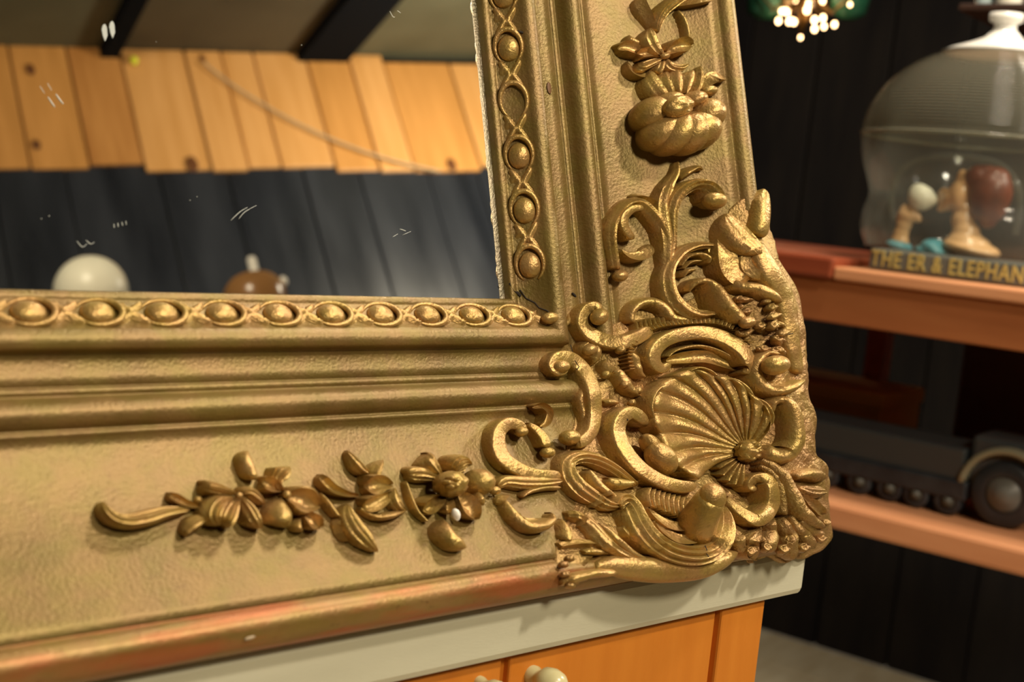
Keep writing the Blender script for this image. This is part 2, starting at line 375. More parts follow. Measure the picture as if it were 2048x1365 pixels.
# ================================================================= MIRROR AND GILT FRAME
# local frame: x = right from the sight corner, y = up, z = towards the viewer
mirror = empty('gilt_mirror')
mirror.matrix_world = Matrix(((UW.x, -DW.x, NW.x, P0.x), (UW.y, -DW.y, NW.y, P0.y), (UW.z, -DW.z, NW.z, P0.z), (0, 0, 0, 1)))
tag(mirror, 'large mirror in an ornate gilded plaster frame, leaning on the grey-green dresser top', 'mirror')
PROF = [(0, -.0045), (0, 0), (.0008, .0012), (.0035, .0022), (.0040, .0018), (.0046, .0022), (.0160, .0108), (.0166, .0124), (.0180, .0144), (.0202, .0156), (.0224, .0158), (.0243, .0150), (.0253, .0136),
        (.0256, .0098), (.0262, .0090), (.0300, .0089), (.0345, .0094), (.0385, .0106), (.0386, .0102), (.0392, .0102), (.0393, .0108), (.0420, .0112), (.0422, .0106), (.0430, .0110),
        (.0440, .0150), (.0458, .0182), (.0480, .0200), (.0502, .0204), (.0524, .0196), (.0540, .0180), (.0550, .0168), (.0552, .0163), (.0562, .0163), (.0564, .0170), (.0582, .0172), (.0584, .0166)]
for i in range(1, 17):
    s = i/16; PROF.append((.0584+s*.0690, .0166+.0355*(.30*s+.70*s**1.9)))
PROF += [(.1278, .0512), (.1284, .0512), (.1290, .0530), (.1310, .0560), (.1340, .0574), (.1370, .0570), (.1400, .0552), (.1425, .0524), (.1442, .0488), (.1448, .0452), (.1440, .0430), (.1425, .0400), (.1260, -.0190), (.0, -.0190)]
NTOP = len(PROF)-4
def B(t):
    if t <= 0: return 0
    P_ = PROF[1:NTOP]
    for (a, ha), (b, hb) in zip(P_, P_[1:]):
        if a <= t <= b: return ha+(hb-ha)*(t-a)/max(b-a, 1e-9)
    return P_[-1][1]
_SM = {}
def BS(t):      # smoothed moulding height
    k = round(t*2000)
    if k not in _SM: _SM[k] = sum(B(min(max(t+j*.0012, 0), .138)) for j in range(-6, 7))/13
    return _SM[k]
P0c_, = (P0c,)
def plane_uv(px, py, h):
    r = rayc(px, py); a = (P0c+_n*h).dot(_n)/r.dot(_n); q = r*a-P0c
    return q.dot(_u), q.dot(_d)
CART = []       # cartouche outline in uv, filled later
def base_h(u, v):
    h = BS(max(u, v))
    if CART:
        c = cart_h(u, v)
        if c is not None: h = max(h, c)
    return h
def place(px, py, lift):
    h = .03
    for _ in range(14):
        u, v = plane_uv(px, py, h); h = .45*h+.55*(base_h(u, v)+lift)
    return u, v, h-lift
def make_rail(name, a, b, ax, mt, lo=0, hi=None):
    """mitred rail; a, b inner-corner points (x,y), ax = outward direction"""
    bm = bmesh.new(); P_ = PROF if hi is None else PROF[lo:hi]
    along = (Vector(b)-Vector(a)).normalized(); L_ = (Vector(b)-Vector(a)).length; ax = Vector(ax)
    n = 24; rings = []
    for i in range(n+1):
        f_ = i/n; ring = []
        for t, h in P_:
            s = -t+(L_+2*t)*f_
            p = Vector(a)+along*s+ax*t; ring.append(bm.verts.new((p.x, p.y, h)))
        rings.append(ring)
    for r0, r1 in zip(rings, rings[1:]):
        for k in range(len(P_)-1): bm.faces.new((r0[k], r0[k+1], r1[k+1], r1[k]))
    o = obj(name, bm, mt, mirror)
    for p in o.data.polygons: p.use_smooth = True
    return o
WID, HEI = .74, 1.0
corners = [(-WID, 0), (0, 0), (0, HEI), (-WID, HEI)]
rails = [((-WID, 0), (0, 0), (0, -1)), ((0, 0), (0, HEI), (1, 0)), ((0, HEI), (-WID, HEI), (0, 1)), ((-WID, HEI), (-WID, 0), (-1, 0))]
KR = next(i for i, p in enumerate(PROF) if abs(p[0]-.1278) < 1e-6)
for a, b, ax in rails:
    make_rail('rail', a, b, ax, GOLD, 0, KR+1)
    r_ = make_rail('rim_moulding', a, b, ax, GOLDRIM if ax == (0, -1) else GOLDRIMP, KR, len(PROF)-1)
# backing board and glass
box('back_board', (-WID-.11, -.11, -.0188), (.11, HEI+.11, -.008), mat('back_board', (.16, .09, .045), .8), mirror)
g = box('glass', (-WID-.004, -.004, -.0078), (.004, HEI+.004, MZ), MIRROR, mirror)
strut = bmesh.new()
# two hidden props behind the frame keep it leaning
for x in (-WID*.8, -WID*.2):
    pa = Vector((x, .8, -.02)); wp = mirror.matrix_world @ pa
    fb = mirror.matrix_world.inverted() @ Vector((wp.x, wp.y+.12, P0.z-.06))
    bm = bmesh.new(); tube(bm, [pa, fb], .012, 8); obj('prop', bm, PINE, mirror)
def cart_h(u, v): return None
# ---- paint flecks and scratches on the glass
WHITEP = mat('white_fleck', (.75, .78, .74), .5); 
def on_glass(px, py, z=MZ+.0002):
    u, v = plane_uv(px, py, z); return Vector((u, -v, z))
def fleck(pts, w, z=.0003):
    bm = bmesh.new(); P_ = catmull([[*on_glass(x, y)] for x, y in pts], 4)
    n = len(P_)
    tube(bm, P_, [max(.00003, ww) for ww in [w*(.35+.65*math.sin(math.pi*min(1, (i+.6)/n))) for i in range(n)]], 6)
    return obj('scratch', bm, WHITEP, mirror)
for c, tl in (((209, 62), 1), ((224, 56), 1)):
    x, y = c; o = []
    for i in range(18):
        a = 2*math.pi*i/18; dy = math.sin(a); yy = y+dy*17+3; w_ = 5.6*(1 if dy < .2 else max(.42, 1-.85*(dy-.2))) 
        o.append(on_glass(x+math.cos(a)*w_+(1.5 if dy > 0 else 0), yy, MZ+.0003))
    bm = bmesh.new(); top = [bm.verts.new(p_) for p_ in o]; bot = [bm.verts.new(p_-Vector((0, 0, .0003))) for p_ in o]
    bm.faces.new(top)
    for i in range(18): bm.faces.new((top[i], bot[i], bot[(i+1) % 18], top[(i+1) % 18]))
    obj('paint_fleck', bm, mat('grey_fleck', (.42, .45, .42), .6), mirror, smooth=False)
for pts, w in [([(96, 194), (104, 206), (110, 214)], .00028), ([(112, 188), (120, 200), (127, 208)], .0003), ([(80, 172), (90, 187)], .00009), ([(95, 166), (104, 181)], .00009),
               ([(462, 441), (480, 424), (495, 415)], .00012), ([(478, 438), (490, 424), (513, 411)], .0001), ([(780, 22), (786, 33), (790, 34)], .00012), ([(795, 21), (802, 26)], .0001),
               ([(154, 482), (165, 494), (174, 488)], .0001), ([(172, 480), (182, 488), (189, 484)], .0001), ([(228, 448), (229, 456)], .0001), ([(236, 446), (237, 454)], .0001), ([(244, 444), (246, 452)], .0001), ([(252, 442), (253, 450)], .0001),
               ([(800, 458), (812, 462)], .00014), ([(806, 470), (822, 463)], .0001), ([(786, 474), (796, 468)], .0001), ([(603, 89), (604, 91)], .0001), ([(312, 83), (313, 84)], .0001), ([(82, 437), (84, 438)], .0001), ([(98, 431), (99, 433)], .00012), ([(380, 400), (381, 401)], .00014), ([(394, 393), (395, 394)], .00014)]:
    fleck(pts, w*.75)
# ================================================================= BEAD STRIPS (egg and dart)
def strip(name, horiz, centres, skip=(), half=.0062, ln=.0078):
    st = empty(name, parent=mirror)
    mesh_cache = {}
    t0 = .0102
    sl = math.atan2(.0108-.0022, .016-.0046); hb = .0064
    for i, c in enumerate(centres):
        def M(dc, dt, dh):   # local strip coords -> mirror local
            tt = t0+dt*math.cos(sl)-dh*math.sin(sl); hh = hb+dt*math.sin(sl)+dh*math.cos(sl)
            return Vector((c+dc, -tt, hh)) if horiz else Vector((tt, c+dc, hh))
        R = Matrix((((1, 0, 0), (0, math.cos(sl), -math.sin(sl)), (0, math.sin(sl), math.cos(sl)))))
        if i not in skip:
            bm = bmesh.new(); ellipsoid(bm, Matrix.Diagonal((ln*.90, half*.92, .0043, 1)), 20, 12)
            for v_ in bm.verts: v_.co = M(v_.co.x, v_.co.y, v_.co.z)
            obj('egg', bm, GOLDR, st)
        bm = bmesh.new(); pp = []
        for k in range(0, 25):
            a = math.radians(-150+300*k/24)
            pp.append(M(math.cos(a)*ln*1.18+(.0006), math.sin(a)*half*1.14, .0008+.0010*math.cos(a)))
        tube(bm, pp, [.0006+.0009*math.sin(math.pi*k/24) for k in range(25)], 7)
        obj('shell_ring', bm, GOLDR, st)
        # web between neighbouring eggs
        if i+1 < len(centres):
            g_ = centres[i+1]-c; sgn = 1 if g_ > 0 else -1
            bm = bmesh.new(); G_ = 12; gw = (abs(g_)-2*ln*1.05)*.5+.0022; vv_ = []
            for a_ in range(G_+1):
                row = []
                for b_ in range(G_+1):
                    X_ = -1+2*a_/G_; Y_ = -1+2*b_/G_
                    ridge = math.exp(-((abs(Y_)-(.10+.85*abs(X_)))/.26)**2)
                    knob_ = .7*math.exp(-(((X_*sgn)-.25)**2+(Y_+.75)**2)/.05)
                    hh_ = .0034*max(ridge, knob_)*(1-.25*X_*X_)-.0006
                    if max(abs(X_), abs(Y_)) > .99: hh_ = -.0012
                    row.append(bm.verts.new(M(g_*.5+X_*gw, Y_*.0064, hh_)))
                vv_.append(row)
            for a_ in range(G_):
                for b_ in range(G_): bm.faces.new((vv_[a_][b_], vv_[a_+1][b_], vv_[a_+1][b_+1], vv_[a_][b_+1]))
            obj('dart', bm, GOLDR, st)
    return st
cb = []
for px in [-95, 61, 202, 334, 458, 577, 683, 785, 878, 960, 1032, 1098]:
    r_ = 625+(px/1030)*12
    u, v = plane_uv(px, 626+px*.006, .009); cb.append(u)
first = cb[0]
pitch = (cb[-2]-cb[1])/9
cb = [cb[-2]-pitch*k for k in range(-1, 27)]
cb = [c for c in cb if c > -.74]
bs_ = strip('egg_and_dart_strip', True, cb, skip=(0,))
cr = []
for y_, x_ in [(97, 1037), (205, 1046), (308, 1065), (425, 1073), (530, 1085)]:
    u, v = plane_uv(x_, y_, .009); cr.append(-v)
pv = (cr[-1]-cr[0])/4
vs_ = [v for v in [cr[-1]+abs(pv)*k for k in range(0, 36)] if v < HEI]
st2 = strip('egg_and_dart_strip', False, vs_, skip=(3,))
# ================================================================= RELIEF ORNAMENT
def cross(kind, s, n=4):
    a = abs(s)
    if kind == 'round': return math.sqrt(max(0, 1-(.96*a)**2.2))
    if kind == 'flat': return 1-.05*(a/.86)**2 if a < .86 else .95-.22*((a-.86)/.14)**1.5
    if kind == 'groove': 
        e = 1-.28*a**2 if a < .86 else .79-.6*((a-.86)/.14)
        return e-.17*(.5+.5*math.cos(math.pi*n*s)) if a < .86 else e
    if kind == 'cup':  return .60+.40*min(1, (a/.85))**2 if a < .88 else 1-.5*(a-.88)/.12
    if kind == 'leaf':
        e = 1-.45*a**2
        return e-.10*(.5+.5*math.cos(2*math.pi*n*.5*s)) if a < .9 else e-.3*(a-.9)/.1
    if kind == 'lip': return .42+.58*(.5+.5*s)**1.6 if s < .85 else 1-.45*(s-.85)/.15
    if kind == 'lipl': return cross('lip', -s)
    if kind == 'keel': return 1-.75*a**.8
    return 1
def stroke(name, pts, prof='flat', parent=None, sub=6, ns=15, n=4, cap=True, m=None, foot=.003, wob=.0):
    """pts: (px, py, width_px, lift_mm).  A solid ribbon standing on the moulding, its top traced at the given lift."""
    P_ = catmull([list(map(float, p)) for p in pts], sub); N_ = len(P_)
    bm = bmesh.new(); rings = []
    L_ = [0]
    for a, b in zip(P_, P_[1:]): L_.append(L_[-1]+math.hypot(b[0]-a[0], b[1]-a[1]))
    tot = L_[-1]
    for i, (x, y, w, l) in enumerate(P_):
        a = P_[max(i-1, 0)]; b = P_[min(i+1, N_-1)]
        tx, ty = b[0]-a[0], b[1]-a[1]; q = math.hypot(tx, ty) or 1; tx /= q; ty /= q
        nx, ny = -ty, tx
        w = max(w, 1.5); l = max(l, .4)/1000
        if cap:
            d_ = min(L_[i], tot-L_[i])/(w*.5)
            if d_ < 1: 
                k_ = math.sqrt(max(.02, 1-(1-d_)**2)); w *= max(k_, .25); l *= .55+.45*k_
        u, v, hb = place(x, y, l*.9)
        ring = []; tops = []
        for j in range(ns):
            s = -1+2*j/(ns-1)
            if prof == 'flat': s = math.copysign(abs(s)**.72, s)
            uu, vv = plane_uv(x+nx*w*.5*s, y+ny*w*.5*s, hb+l*.9)
            hh = hb+l*cross(prof, s, n)
            if wob: hh += wob*.001*(noise.noise(Vector((uu*180, vv*180, 3)))) 
            tops.append((uu, vv, hh))
        def foot_pt(p, q_):
            uu = p[0]+(p[0]-q_[0])*.12; vv = p[1]+(p[1]-q_[1])*.12
            return uu, vv, min(base_h(uu, vv), p[2])-foot
        a_, b_ = foot_pt(tops[0], tops[3]), foot_pt(tops[-1], tops[-4])
        row = [a_]+tops+[b_]
        rings.append([bm.verts.new((p[0], -p[1], p[2])) for p in row])
    for r0, r1 in zip(rings, rings[1:]):
        for k in range(len(r0)-1): bm.faces.new((r0[k], r0[k+1], r1[k+1], r1[k]))
    for r0 in (rings[0], rings[-1]):
        bm.faces.new(r0)
    o_ = obj(name, bm, m or GOLDR, parent)
    o_.data.set_sharp_from_angle(angle=math.radians(48))
    return o_
def ball(name, px, py, rx_, lift, ry_=None, hz=None, parent=None, ang=0, m=None, dent=0):
    """ellipsoid button: pixel radii rx_, ry_; its centre stands lift mm over the moulding"""
    ry_ = ry_ or rx_
    u, v, hb = place(px, py, lift/1000); c = Vector((u, -v, hb+lift/1000))
    ca, sa = math.cos(ang), math.sin(ang)
    e = []
    for dx, dy in ((ca*rx_, sa*rx_), (-sa*ry_, ca*ry_)):
        u2, v2 = plane_uv(px+dx, py+dy, c.z); e.append(Vector((u2-u, -(v2-v), 0)))
    z_ = hz/1000 if hz else (e[0].length+e[1].length)/2
    M = Matrix(((e[0].x, e[1].x, 0, c.x), (e[0].y, e[1].y, 0, c.y), (0, 0, z_, c.z), (0, 0, 0, 1)))
    bm = bmesh.new(); ellipsoid(bm, M, 24, 16)
    if dent:
        for v_ in bm.verts:
            d_ = v_.co-c; v_.co += Vector((0, 0, 1))*dent*.001*noise.noise(d_*350)
    # skirt down to the moulding
    return obj(name, bm, m or GOLDR, parent)
ball('egg', 1100, 637, 15, 1.2, 12, hz=3.6, parent=bs_)
# ---------------- corner cartouche mass (plaster ground under the shell and scrolls)
outline_px = [(1112, 1168), (1130, 1176), (1150, 1180), (1180, 1170), (1212, 1158), (1240, 1156), (1270, 1163), (1310, 1168), (1350, 1168), (1390, 1166), (1425, 1158), (1455, 1143), (1478, 1124), (1492, 1117), (1508, 1127), (1524, 1120), (1538, 1112),
              (1556, 1120), (1574, 1127), (1592, 1116), (1608, 1119), (1626, 1110), (1644, 1102), (1657, 1088), (1666, 1074), (1663, 1052), (1660, 1030), (1659, 1010), (1656, 990), (1661, 968), (1653, 946), (1640, 941), (1631, 925), (1627, 902),
              (1629, 876), (1633, 850), (1627, 822), (1618, 800), (1614, 770), (1612, 735), (1609, 700), (1607, 660), (1604, 625), (1600, 596), (1590, 570), (1574, 545), (1558, 520), (1549, 500), (1541, 470), (1537, 430), (1528, 408), (1514, 398),
              (1500, 398), (1480, 400), (1452, 428), (1440, 470), (1432, 520), (1420, 560), (1395, 590), (1360, 608), (1320, 604), (1280, 612), (1250, 640), (1205, 660), (1180, 690), (1165, 720), (1150, 745), (1158, 790), (1150, 840), (1140, 880), (1128, 930), (1140, 980), (1160, 1020), (1140, 1040), (1116, 1052), (1112, 1090), (1112, 1130)]
ctr_px = (1400, 850)
outline_px = [tuple(p) for p in catmull([[x, y, i] for i, (x, y) in enumerate(outline_px)]+[[1112, 1168, len(outline_px)]], 3)][:-1]
out_uv = []
for x, y, i in outline_px:
    outer = i < 51
    h = .042 if outer else None
    if outer:
        hh = .036 if i < 14 else .044
        u, v = plane_uv(x, y, hh); out_uv.append((u, v, hh, 1))
    else:
        u, v, hb = place(x, y, .0002); out_uv.append((u, v, hb, 0))
cu, cv, _h = place(ctr_px[0], ctr_px[1], .004)
cang = sorted([(math.atan2(v-cv, u-cu), math.hypot(u-cu, v-cv), h, o) for u, v, h, o in out_uv])
def radial(a):
    n_ = len(cang)
    for i in range(n_):
        a0 = cang[i-1][0]-(2*math.pi if i == 0 else 0); a1 = cang[i][0]
        if a0 <= a <= a1:
            t = (a-a0)/max(a1-a0, 1e-9); p, q = cang[i-1], cang[i]
            return p[1]+(q[1]-p[1])*t, p[2]+(q[2]-p[2])*t, p[3]+(q[3]-p[3])*t
    t = (a-cang[-1][0])/(cang[0][0]+2*math.pi-cang[-1][0]); p, q = cang[-1], cang[0]
    return p[1]+(q[1]-p[1])*t, p[2]+(q[2]-p[2])*t, p[3]+(q[3]-p[3])*t
def cart_h(u, v):
    du, dv = u-cu, v-cv; rr_ = math.hypot(du, dv); a = math.atan2(dv, du)
    R, he, o = radial(a)
    k = rr_/R
    if k > 1: return None
    t = max(u, v)
    core = BS(min(max(t, .02), .135))
    core = max(core, .020)+.0045
    # deep scoop between the moulding and the right-hand edge band
    w_ = max(0, min(1, (k-.72)/.28)); w_ = w_*w_*(3-2*w_)
    edge = he if o > .5 else min(core, BS(t)+.0006)
    return core*(1-w_)+edge*w_
CART.append(1)
bm = bmesh.new(); NA, NR = 300, 64; rings = []
cen = bm.verts.new((cu, -cv, cart_h(cu+1e-5, cv)))
for j in range(1, NR+1):
    ring = []
    for i in range(NA):
        a = -math.pi+2*math.pi*i/NA; R, he, o = radial(a); k = j/NR; u = cu+math.cos(a)*R*k*.9999; v = cv+math.sin(a)*R*k*.9999
        h = cart_h(u, v)
        if h is None: h = he
        env = min(1, k*1.6)*(1 if k < .93 else max(0, (1-k)/.07))
        p_ = Vector((u*150, v*150, 1.7))
        rg = noise.noise(p_)+.6*noise.noise(p_*2.1)+.35*noise.noise(p_*4.3)
        h += env*.0011*rg
        ring.append(bm.verts.new((u, -v, h)))
    rings.append(ring)
side = []
for dz, sc in ((.006, 1.004), (.018, .995), (.060, .955)):
    ring = []
    for i in range(NA):
        a = -math.pi+2*math.pi*i/NA; R, he, o = radial(a)
        hh = he-dz if o > .5 else he-min(dz, .004); vv_ = cv+math.sin(a)*R*sc
        if dz > .01: vv_ = min(vv_, (.1255+.2907*hh)/.957)
        ring.append(bm.verts.new((cu+math.cos(a)*R*sc, -vv_, hh)))
    rings.append(ring)
for i in range(NA): bm.faces.new((cen, rings[0][i], rings[0][(i+1) % NA]))
for r0, r1 in zip(rings, rings[1:]):
    for i in range(NA): bm.faces.new((r0[i], r1[i], r1[(i+1) % NA], r0[(i+1) % NA]))
cart = empty('corner_cartouche', parent=mirror)
obj('plaster_ground', bm, GOLDROUGH, cart)
# ---------------- long scrolls of the corner
LF = lambda l: l if l <= 7 else 7+(l-7)*.5
st_ = lambda nm, pts, prof='flat', **k: stroke(nm, [(a, b, c, LF(d)) for a, b, c, d in pts], prof, parent=cart, **k)
bl_ = lambda nm, x, y, r_, l, *a, **k: ball(nm, x, y, r_, LF(l), *a, parent=cart, **k)
# top-left volute
st_('scroll', [(1203, 622, 18, 8), (1190, 613, 22, 8), (1174, 622, 25, 8), (1168, 645, 27, 8), (1184, 668, 28, 9), (1212, 681, 29, 9), (1245, 685, 29, 10), (1275, 677, 28, 10), (1304, 658, 25, 10)], 'flat')
bl_('volute_eye', 1198, 634, 15, 8, 17)
# second small volute (doughnut)
st_('scroll', [(1190, 712, 14, 7), (1176, 706, 16, 7), (1172, 694, 17, 7), (1182, 684, 17, 7), (1195, 690, 17, 7), (1199, 706, 18, 7), (1190, 722, 16, 6), (1178, 726, 12, 4)], 'round')
bl_('volute_eye', 1179, 700, 14, 5)
# left volute with long tail
st_('scroll', [(1136, 738, 16, 6), (1120, 742, 22, 7), (1108, 730, 24, 8), (1118, 716, 26, 8), (1140, 716, 28, 9), (1164, 734, 28, 9), (1183, 764, 27, 9), (1191, 800, 26, 9), (1191, 838, 25, 9), (1184, 866, 24, 9), (1166, 884, 24, 9), (1148, 888, 20, 8)], 'flat')
bl_('volute_eye', 1139, 876, 18, 7, 16)
bl_('volute_eye', 1122, 734, 15, 7, 13)
st_('leaf', [(1168, 768, 10, 4), (1164, 800, 13, 5), (1170, 830, 12, 5), (1168, 850, 8, 3)], 'round')
# brown arch above the big C
st_('scroll', [(1266, 648, 12, 6), (1268, 624, 18, 8), (1286, 607, 22, 9), (1312, 604, 24, 10), (1336, 616, 22, 10), (1350, 634, 20, 9), (1372, 640, 18, 8), (1388, 644, 12, 6)], 'round')
for k in range(7):
    x = 1272+k*9; st_('rib', [(x, 640-k*1.2, 4, 6), (x+3, 654-k*1.5, 5, 6.5), (x+2, 666-k*1.5, 4, 5)], 'round', sub=3, ns=7)
# big C arch
st_('scroll', [(1340, 727, 14, 13), (1326, 738, 20, 13), (1312, 728, 24, 14), (1310, 706, 27, 15), (1328, 684, 28, 15), (1362, 670, 28, 15), (1408, 665, 28, 15), (1450, 676, 28, 15), (1484, 698, 27, 15), (1501, 724, 25, 15), (1496, 740, 20, 14), (1482, 737, 14, 13)], 'flat')
st_('scroll', [(1334, 716, 7, 8), (1356, 700, 9, 9), (1400, 692, 10, 9), (1440, 702, 10, 9), (1476, 722, 8, 8)], 'round')
st_('leaf', [(1332, 722, 16, 5), (1370, 716, 26, 6), (1410, 714, 28, 6), (1450, 726, 24, 6), (1476, 738, 14, 5)], 'cup')
# toothed fringe outside the C arch
fr = [(1262, 738), (1258, 716), (1262, 696), (1274, 676), (1292, 662), (1314, 652), (1338, 647), (1364, 644), (1392, 642), (1418, 642), (1444, 646), (1466, 655), (1486, 668), (1502, 686)]
frc = catmull([list(p) for p in fr], 3)
for i, (x, y) in enumerate(frc):
    if x < 1375 and y < 655 and False: continue
    dx, dy = x-1404, y-745; q = math.hypot(dx, dy); dx /= q; dy /= q
    st_('tooth', [(x-dx*9, y-dy*9, 6, 9), (x, y, 7.5, 10), (x+dx*7, y+dy*7, 6, 8)], 'round', sub=2, ns=7)
# right volute
bl_('volute_eye', 1551, 731, 21, 14, 20)
st_('scroll', [(1560, 709, 12, 11), (1540, 706, 18, 13), (1523, 722, 24, 14), (1519, 748, 26, 14), (1534, 772, 26, 14), (1562, 782, 26, 14), (1590, 776, 22, 13), (1610, 760, 14, 10)], 'round')
# rim band on the right edge and deep ridges
st_('edge_band', [(1526, 378, 16, 3), (1532, 392, 26, 5), (1534, 420, 29, 6), (1532, 450, 28, 6), (1528, 474, 22, 4)], 'round', cap=True)
st_('edge_band', [(1520, 486, 26, 3), (1538, 520, 34, 5), (1562, 560, 40, 6), (1580, 600, 38, 6), (1588, 640, 34, 6), (1592, 680, 30, 6), (1598, 720, 26, 5), (1602, 748, 20, 4)], 'round', wob=.6)
st_('leaf', [(1452, 428, 20, 6), (1472, 450, 42, 8), (1496, 474, 46, 10), (1516, 494, 34, 9), (1524, 512, 16, 6)], 'leaf', n=5)
st_('leaf', [(1444, 446, 10, 4), (1456, 486, 22, 7), (1466, 530, 30, 8), (1484, 556, 26, 7), (1500, 560, 12, 4)], 'lipl')
st_('leaf', [(1466, 560, 14, 5), (1490, 572, 22, 10), (1524, 576, 24, 10), (1552, 590, 20, 8), (1564, 606, 10, 5)], 'round')
st_('leaf', [(1496, 500, 14, 4), (1506, 530, 24, 6), (1530, 548, 22, 6), (1552, 556, 10, 4)], 'keel')
for i in range(26):   # crumbly rocaille between the edge band and the C arch
    x = random.uniform(1474, 1566); y = random.uniform(598, 704)
    if x > 1570-(y-600)*-.05: continue
    bl_('pebble', x, y, random.uniform(7, 15), random.uniform(2.5, 5.5), random.uniform(5, 10), hz=random.uniform(2.5, 4.5), ang=random.uniform(0, 3), m=GOLDROUGH, dent=2.4)
# lumpy ridges between the volutes
for p in [[(1210, 720, 10, 6), (1226, 738, 20, 9), (1246, 752, 22, 9), (1266, 780, 18, 8), (1280, 792, 10, 6)], [(1256, 700, 10, 6), (1272, 716, 20, 9), (1278, 736, 18, 8), (1290, 756, 14, 7)], [(1206, 806, 10, 5), (1226, 804, 16, 6), (1240, 806, 8, 5)], [(1226, 838, 8, 4), (1240, 822, 14, 6), (1262, 816, 12, 6)]]:
    st_('leaf', p, 'round', wob=2.2)
for x, y, r_ in [(1276, 782, 8), (1234, 745, 7), (1264, 806, 7), (1242, 700, 9), (1212, 750, 8), (1250, 770, 8)]: bl_('pebble', x, y, r_, 6, dent=1.5)
# right S-band beside the shell
st_('scroll', [(1546, 826, 10, 11), (1552, 806, 18, 13), (1574, 800, 24, 14), (1594, 818, 26, 15), (1602, 850, 27, 15), (1603, 884, 31, 15), (1584, 908, 38, 15), (1556, 908, 34, 14), (1536, 892, 20, 12)], 'round')
st_('scroll', [(1572, 824, 6, 8), (1580, 846, 8, 9), (1580, 880, 7, 9)], 'round')
# lower-right volute
st_('scroll', [(1512, 982, 12, 12), (1501, 972, 16, 13), (1512, 958, 20, 14), (1532, 957, 23, 15), (1547, 974, 25, 16), (1548, 1004, 27, 16), (1536, 1030, 27, 16), (1516, 1042, 26, 15), (1492, 1030, 22, 14), (1468, 1012, 16, 12), (1452, 994, 10, 9)], 'flat')
st_('scroll', [(1524, 978, 6, 9), (1528, 1000, 8, 9), (1518, 1022, 8, 9)], 'round')
# big knob
kp = []
for x, y, l in [(1388, 1062, 2), (1396, 1046, 9), (1406, 1026, 17), (1417, 1006, 24), (1424, 996, 28)]:
    u, v, hb = place(x, y, l/1000); kp.append(Vector((u, -v, hb+l/1000)))
bm = bmesh.new(); tube(bm, kp, [.0105, .0100, .0088, .0078, .0072], 24); ellipsoid(bm, Matrix.Translation(kp[-1]) @ Matrix.Diagonal((.0074, .0072, .0066, 1)), 24, 14); obj('knob', bm, GOLDR, cart)
# big bottom C, grooved
st_('scroll', [(1238, 1016, 20, 12), (1256, 1002, 34, 15), (1270, 1014, 42, 16), (1284, 1042, 46, 17), (1306, 1074, 48, 17), (1340, 1100, 48, 17), (1380, 1112, 48, 17), (1418, 1110, 46, 17), (1447, 1092, 44, 17), (1460, 1062, 38, 17), (1458, 1034, 24, 16), (1450, 1014, 10, 13)], 'groove', n=4, ns=25)
st_('leaf', [(1310, 1040, 10, 7), (1330, 1060, 20, 9), (1362, 1078, 24, 10), (1396, 1080, 16, 9)], 'lip')
# left-lower grooved loop
st_('scroll', [(1244, 1012, 16, 9), (1222, 1010, 26, 11), (1196, 996, 34, 12), (1166, 974, 38, 13), (1146, 948, 36, 13), (1146, 924, 32, 13), (1168, 914, 30, 13), (1196, 918, 28, 13), (1226, 932, 26, 12), (1254, 952, 22, 11), (1276, 972, 18, 9)], 'groove', n=3, ns=21)
st_('scroll', [(1176, 940, 10, 8), (1186, 950, 18, 9), (1204, 972, 20, 10), (1226, 990, 16, 9), (1238, 1000, 8, 7)], 'round')
st_('leaf', [(1214, 958, 10, 6), (1232, 966, 24, 8), (1256, 968, 24, 9), (1276, 964, 12, 7)], 'round')
# long C left of the shell
st_('scroll', [(1290, 854, 18, 13), (1284, 838, 25, 15), (1264, 826, 28, 16), (1244, 838, 29, 16), (1238, 866, 29, 16), (1254, 904, 29, 16), (1286, 940, 29, 16), (1326, 964, 29, 16), (1364, 974, 28, 16), (1392, 972, 20, 14)], 'flat')
bl_('leaf', 1322, 918, 22, 11, 36, hz=8, ang=-.5)
bl_('leaf', 1300, 890, 13, 10, 24, hz=6, ang=-.5)
for k in range(9):    # comb of teeth under the long C
    t = k/8; x = 1298+t*78; y = 974+t*22
    st_('tooth', [(x+4, y, 6, 9), (x-1, y+14, 8, 10), (x+1, y+30+6*t, 8, 9), (x+5, y+42+8*t, 6, 6)], 'round', sub=3, ns=7)
st_('leaf', [(1296, 1010, 10, 6), (1314, 1030, 18, 8), (1344, 1050, 22, 9), (1380, 1056, 18, 8), (1402, 1064, 8, 5)], 'lip')
# lower-left rocaille leaves
st_('leaf', [(1134, 1032, 14, 4), (1160, 1034, 26, 7), (1188, 1052, 30, 8), (1214, 1080, 30, 9), (1244, 1104, 26, 8), (1282, 1122, 14, 5)], 'leaf', n=3)
st_('leaf', [(1196, 1048, 8, 5), (1218, 1062, 18, 8), (1244, 1086, 20, 9), (1270, 1108, 18, 8), (1300, 1122, 10, 5)], 'round')
st_('leaf', [(1120, 1040, 14, 4), (1134, 1058, 24, 6), (1142, 1082, 22, 5)], 'round')
st_('leaf', [(1120, 1094, 14, 3), (1160, 1088, 18, 5), (1196, 1088, 14, 4)], 'keel')
st_('leaf', [(1168, 1106, 8, 3), (1192, 1104, 14, 5), (1222, 1108, 8, 3)], 'round')
st_('leaf', [(1246, 1050, 14, 5), (1262, 1064, 22, 7), (1280, 1086, 18, 6), (1296, 1104, 10, 4)], 'cup')
st_('leaf', [(1124, 1168, 10, 3), (1150, 1160, 22, 6), (1186, 1150, 20, 6), (1222, 1146, 18, 5), (1240, 1148, 8, 3)], 'round', wob=2)
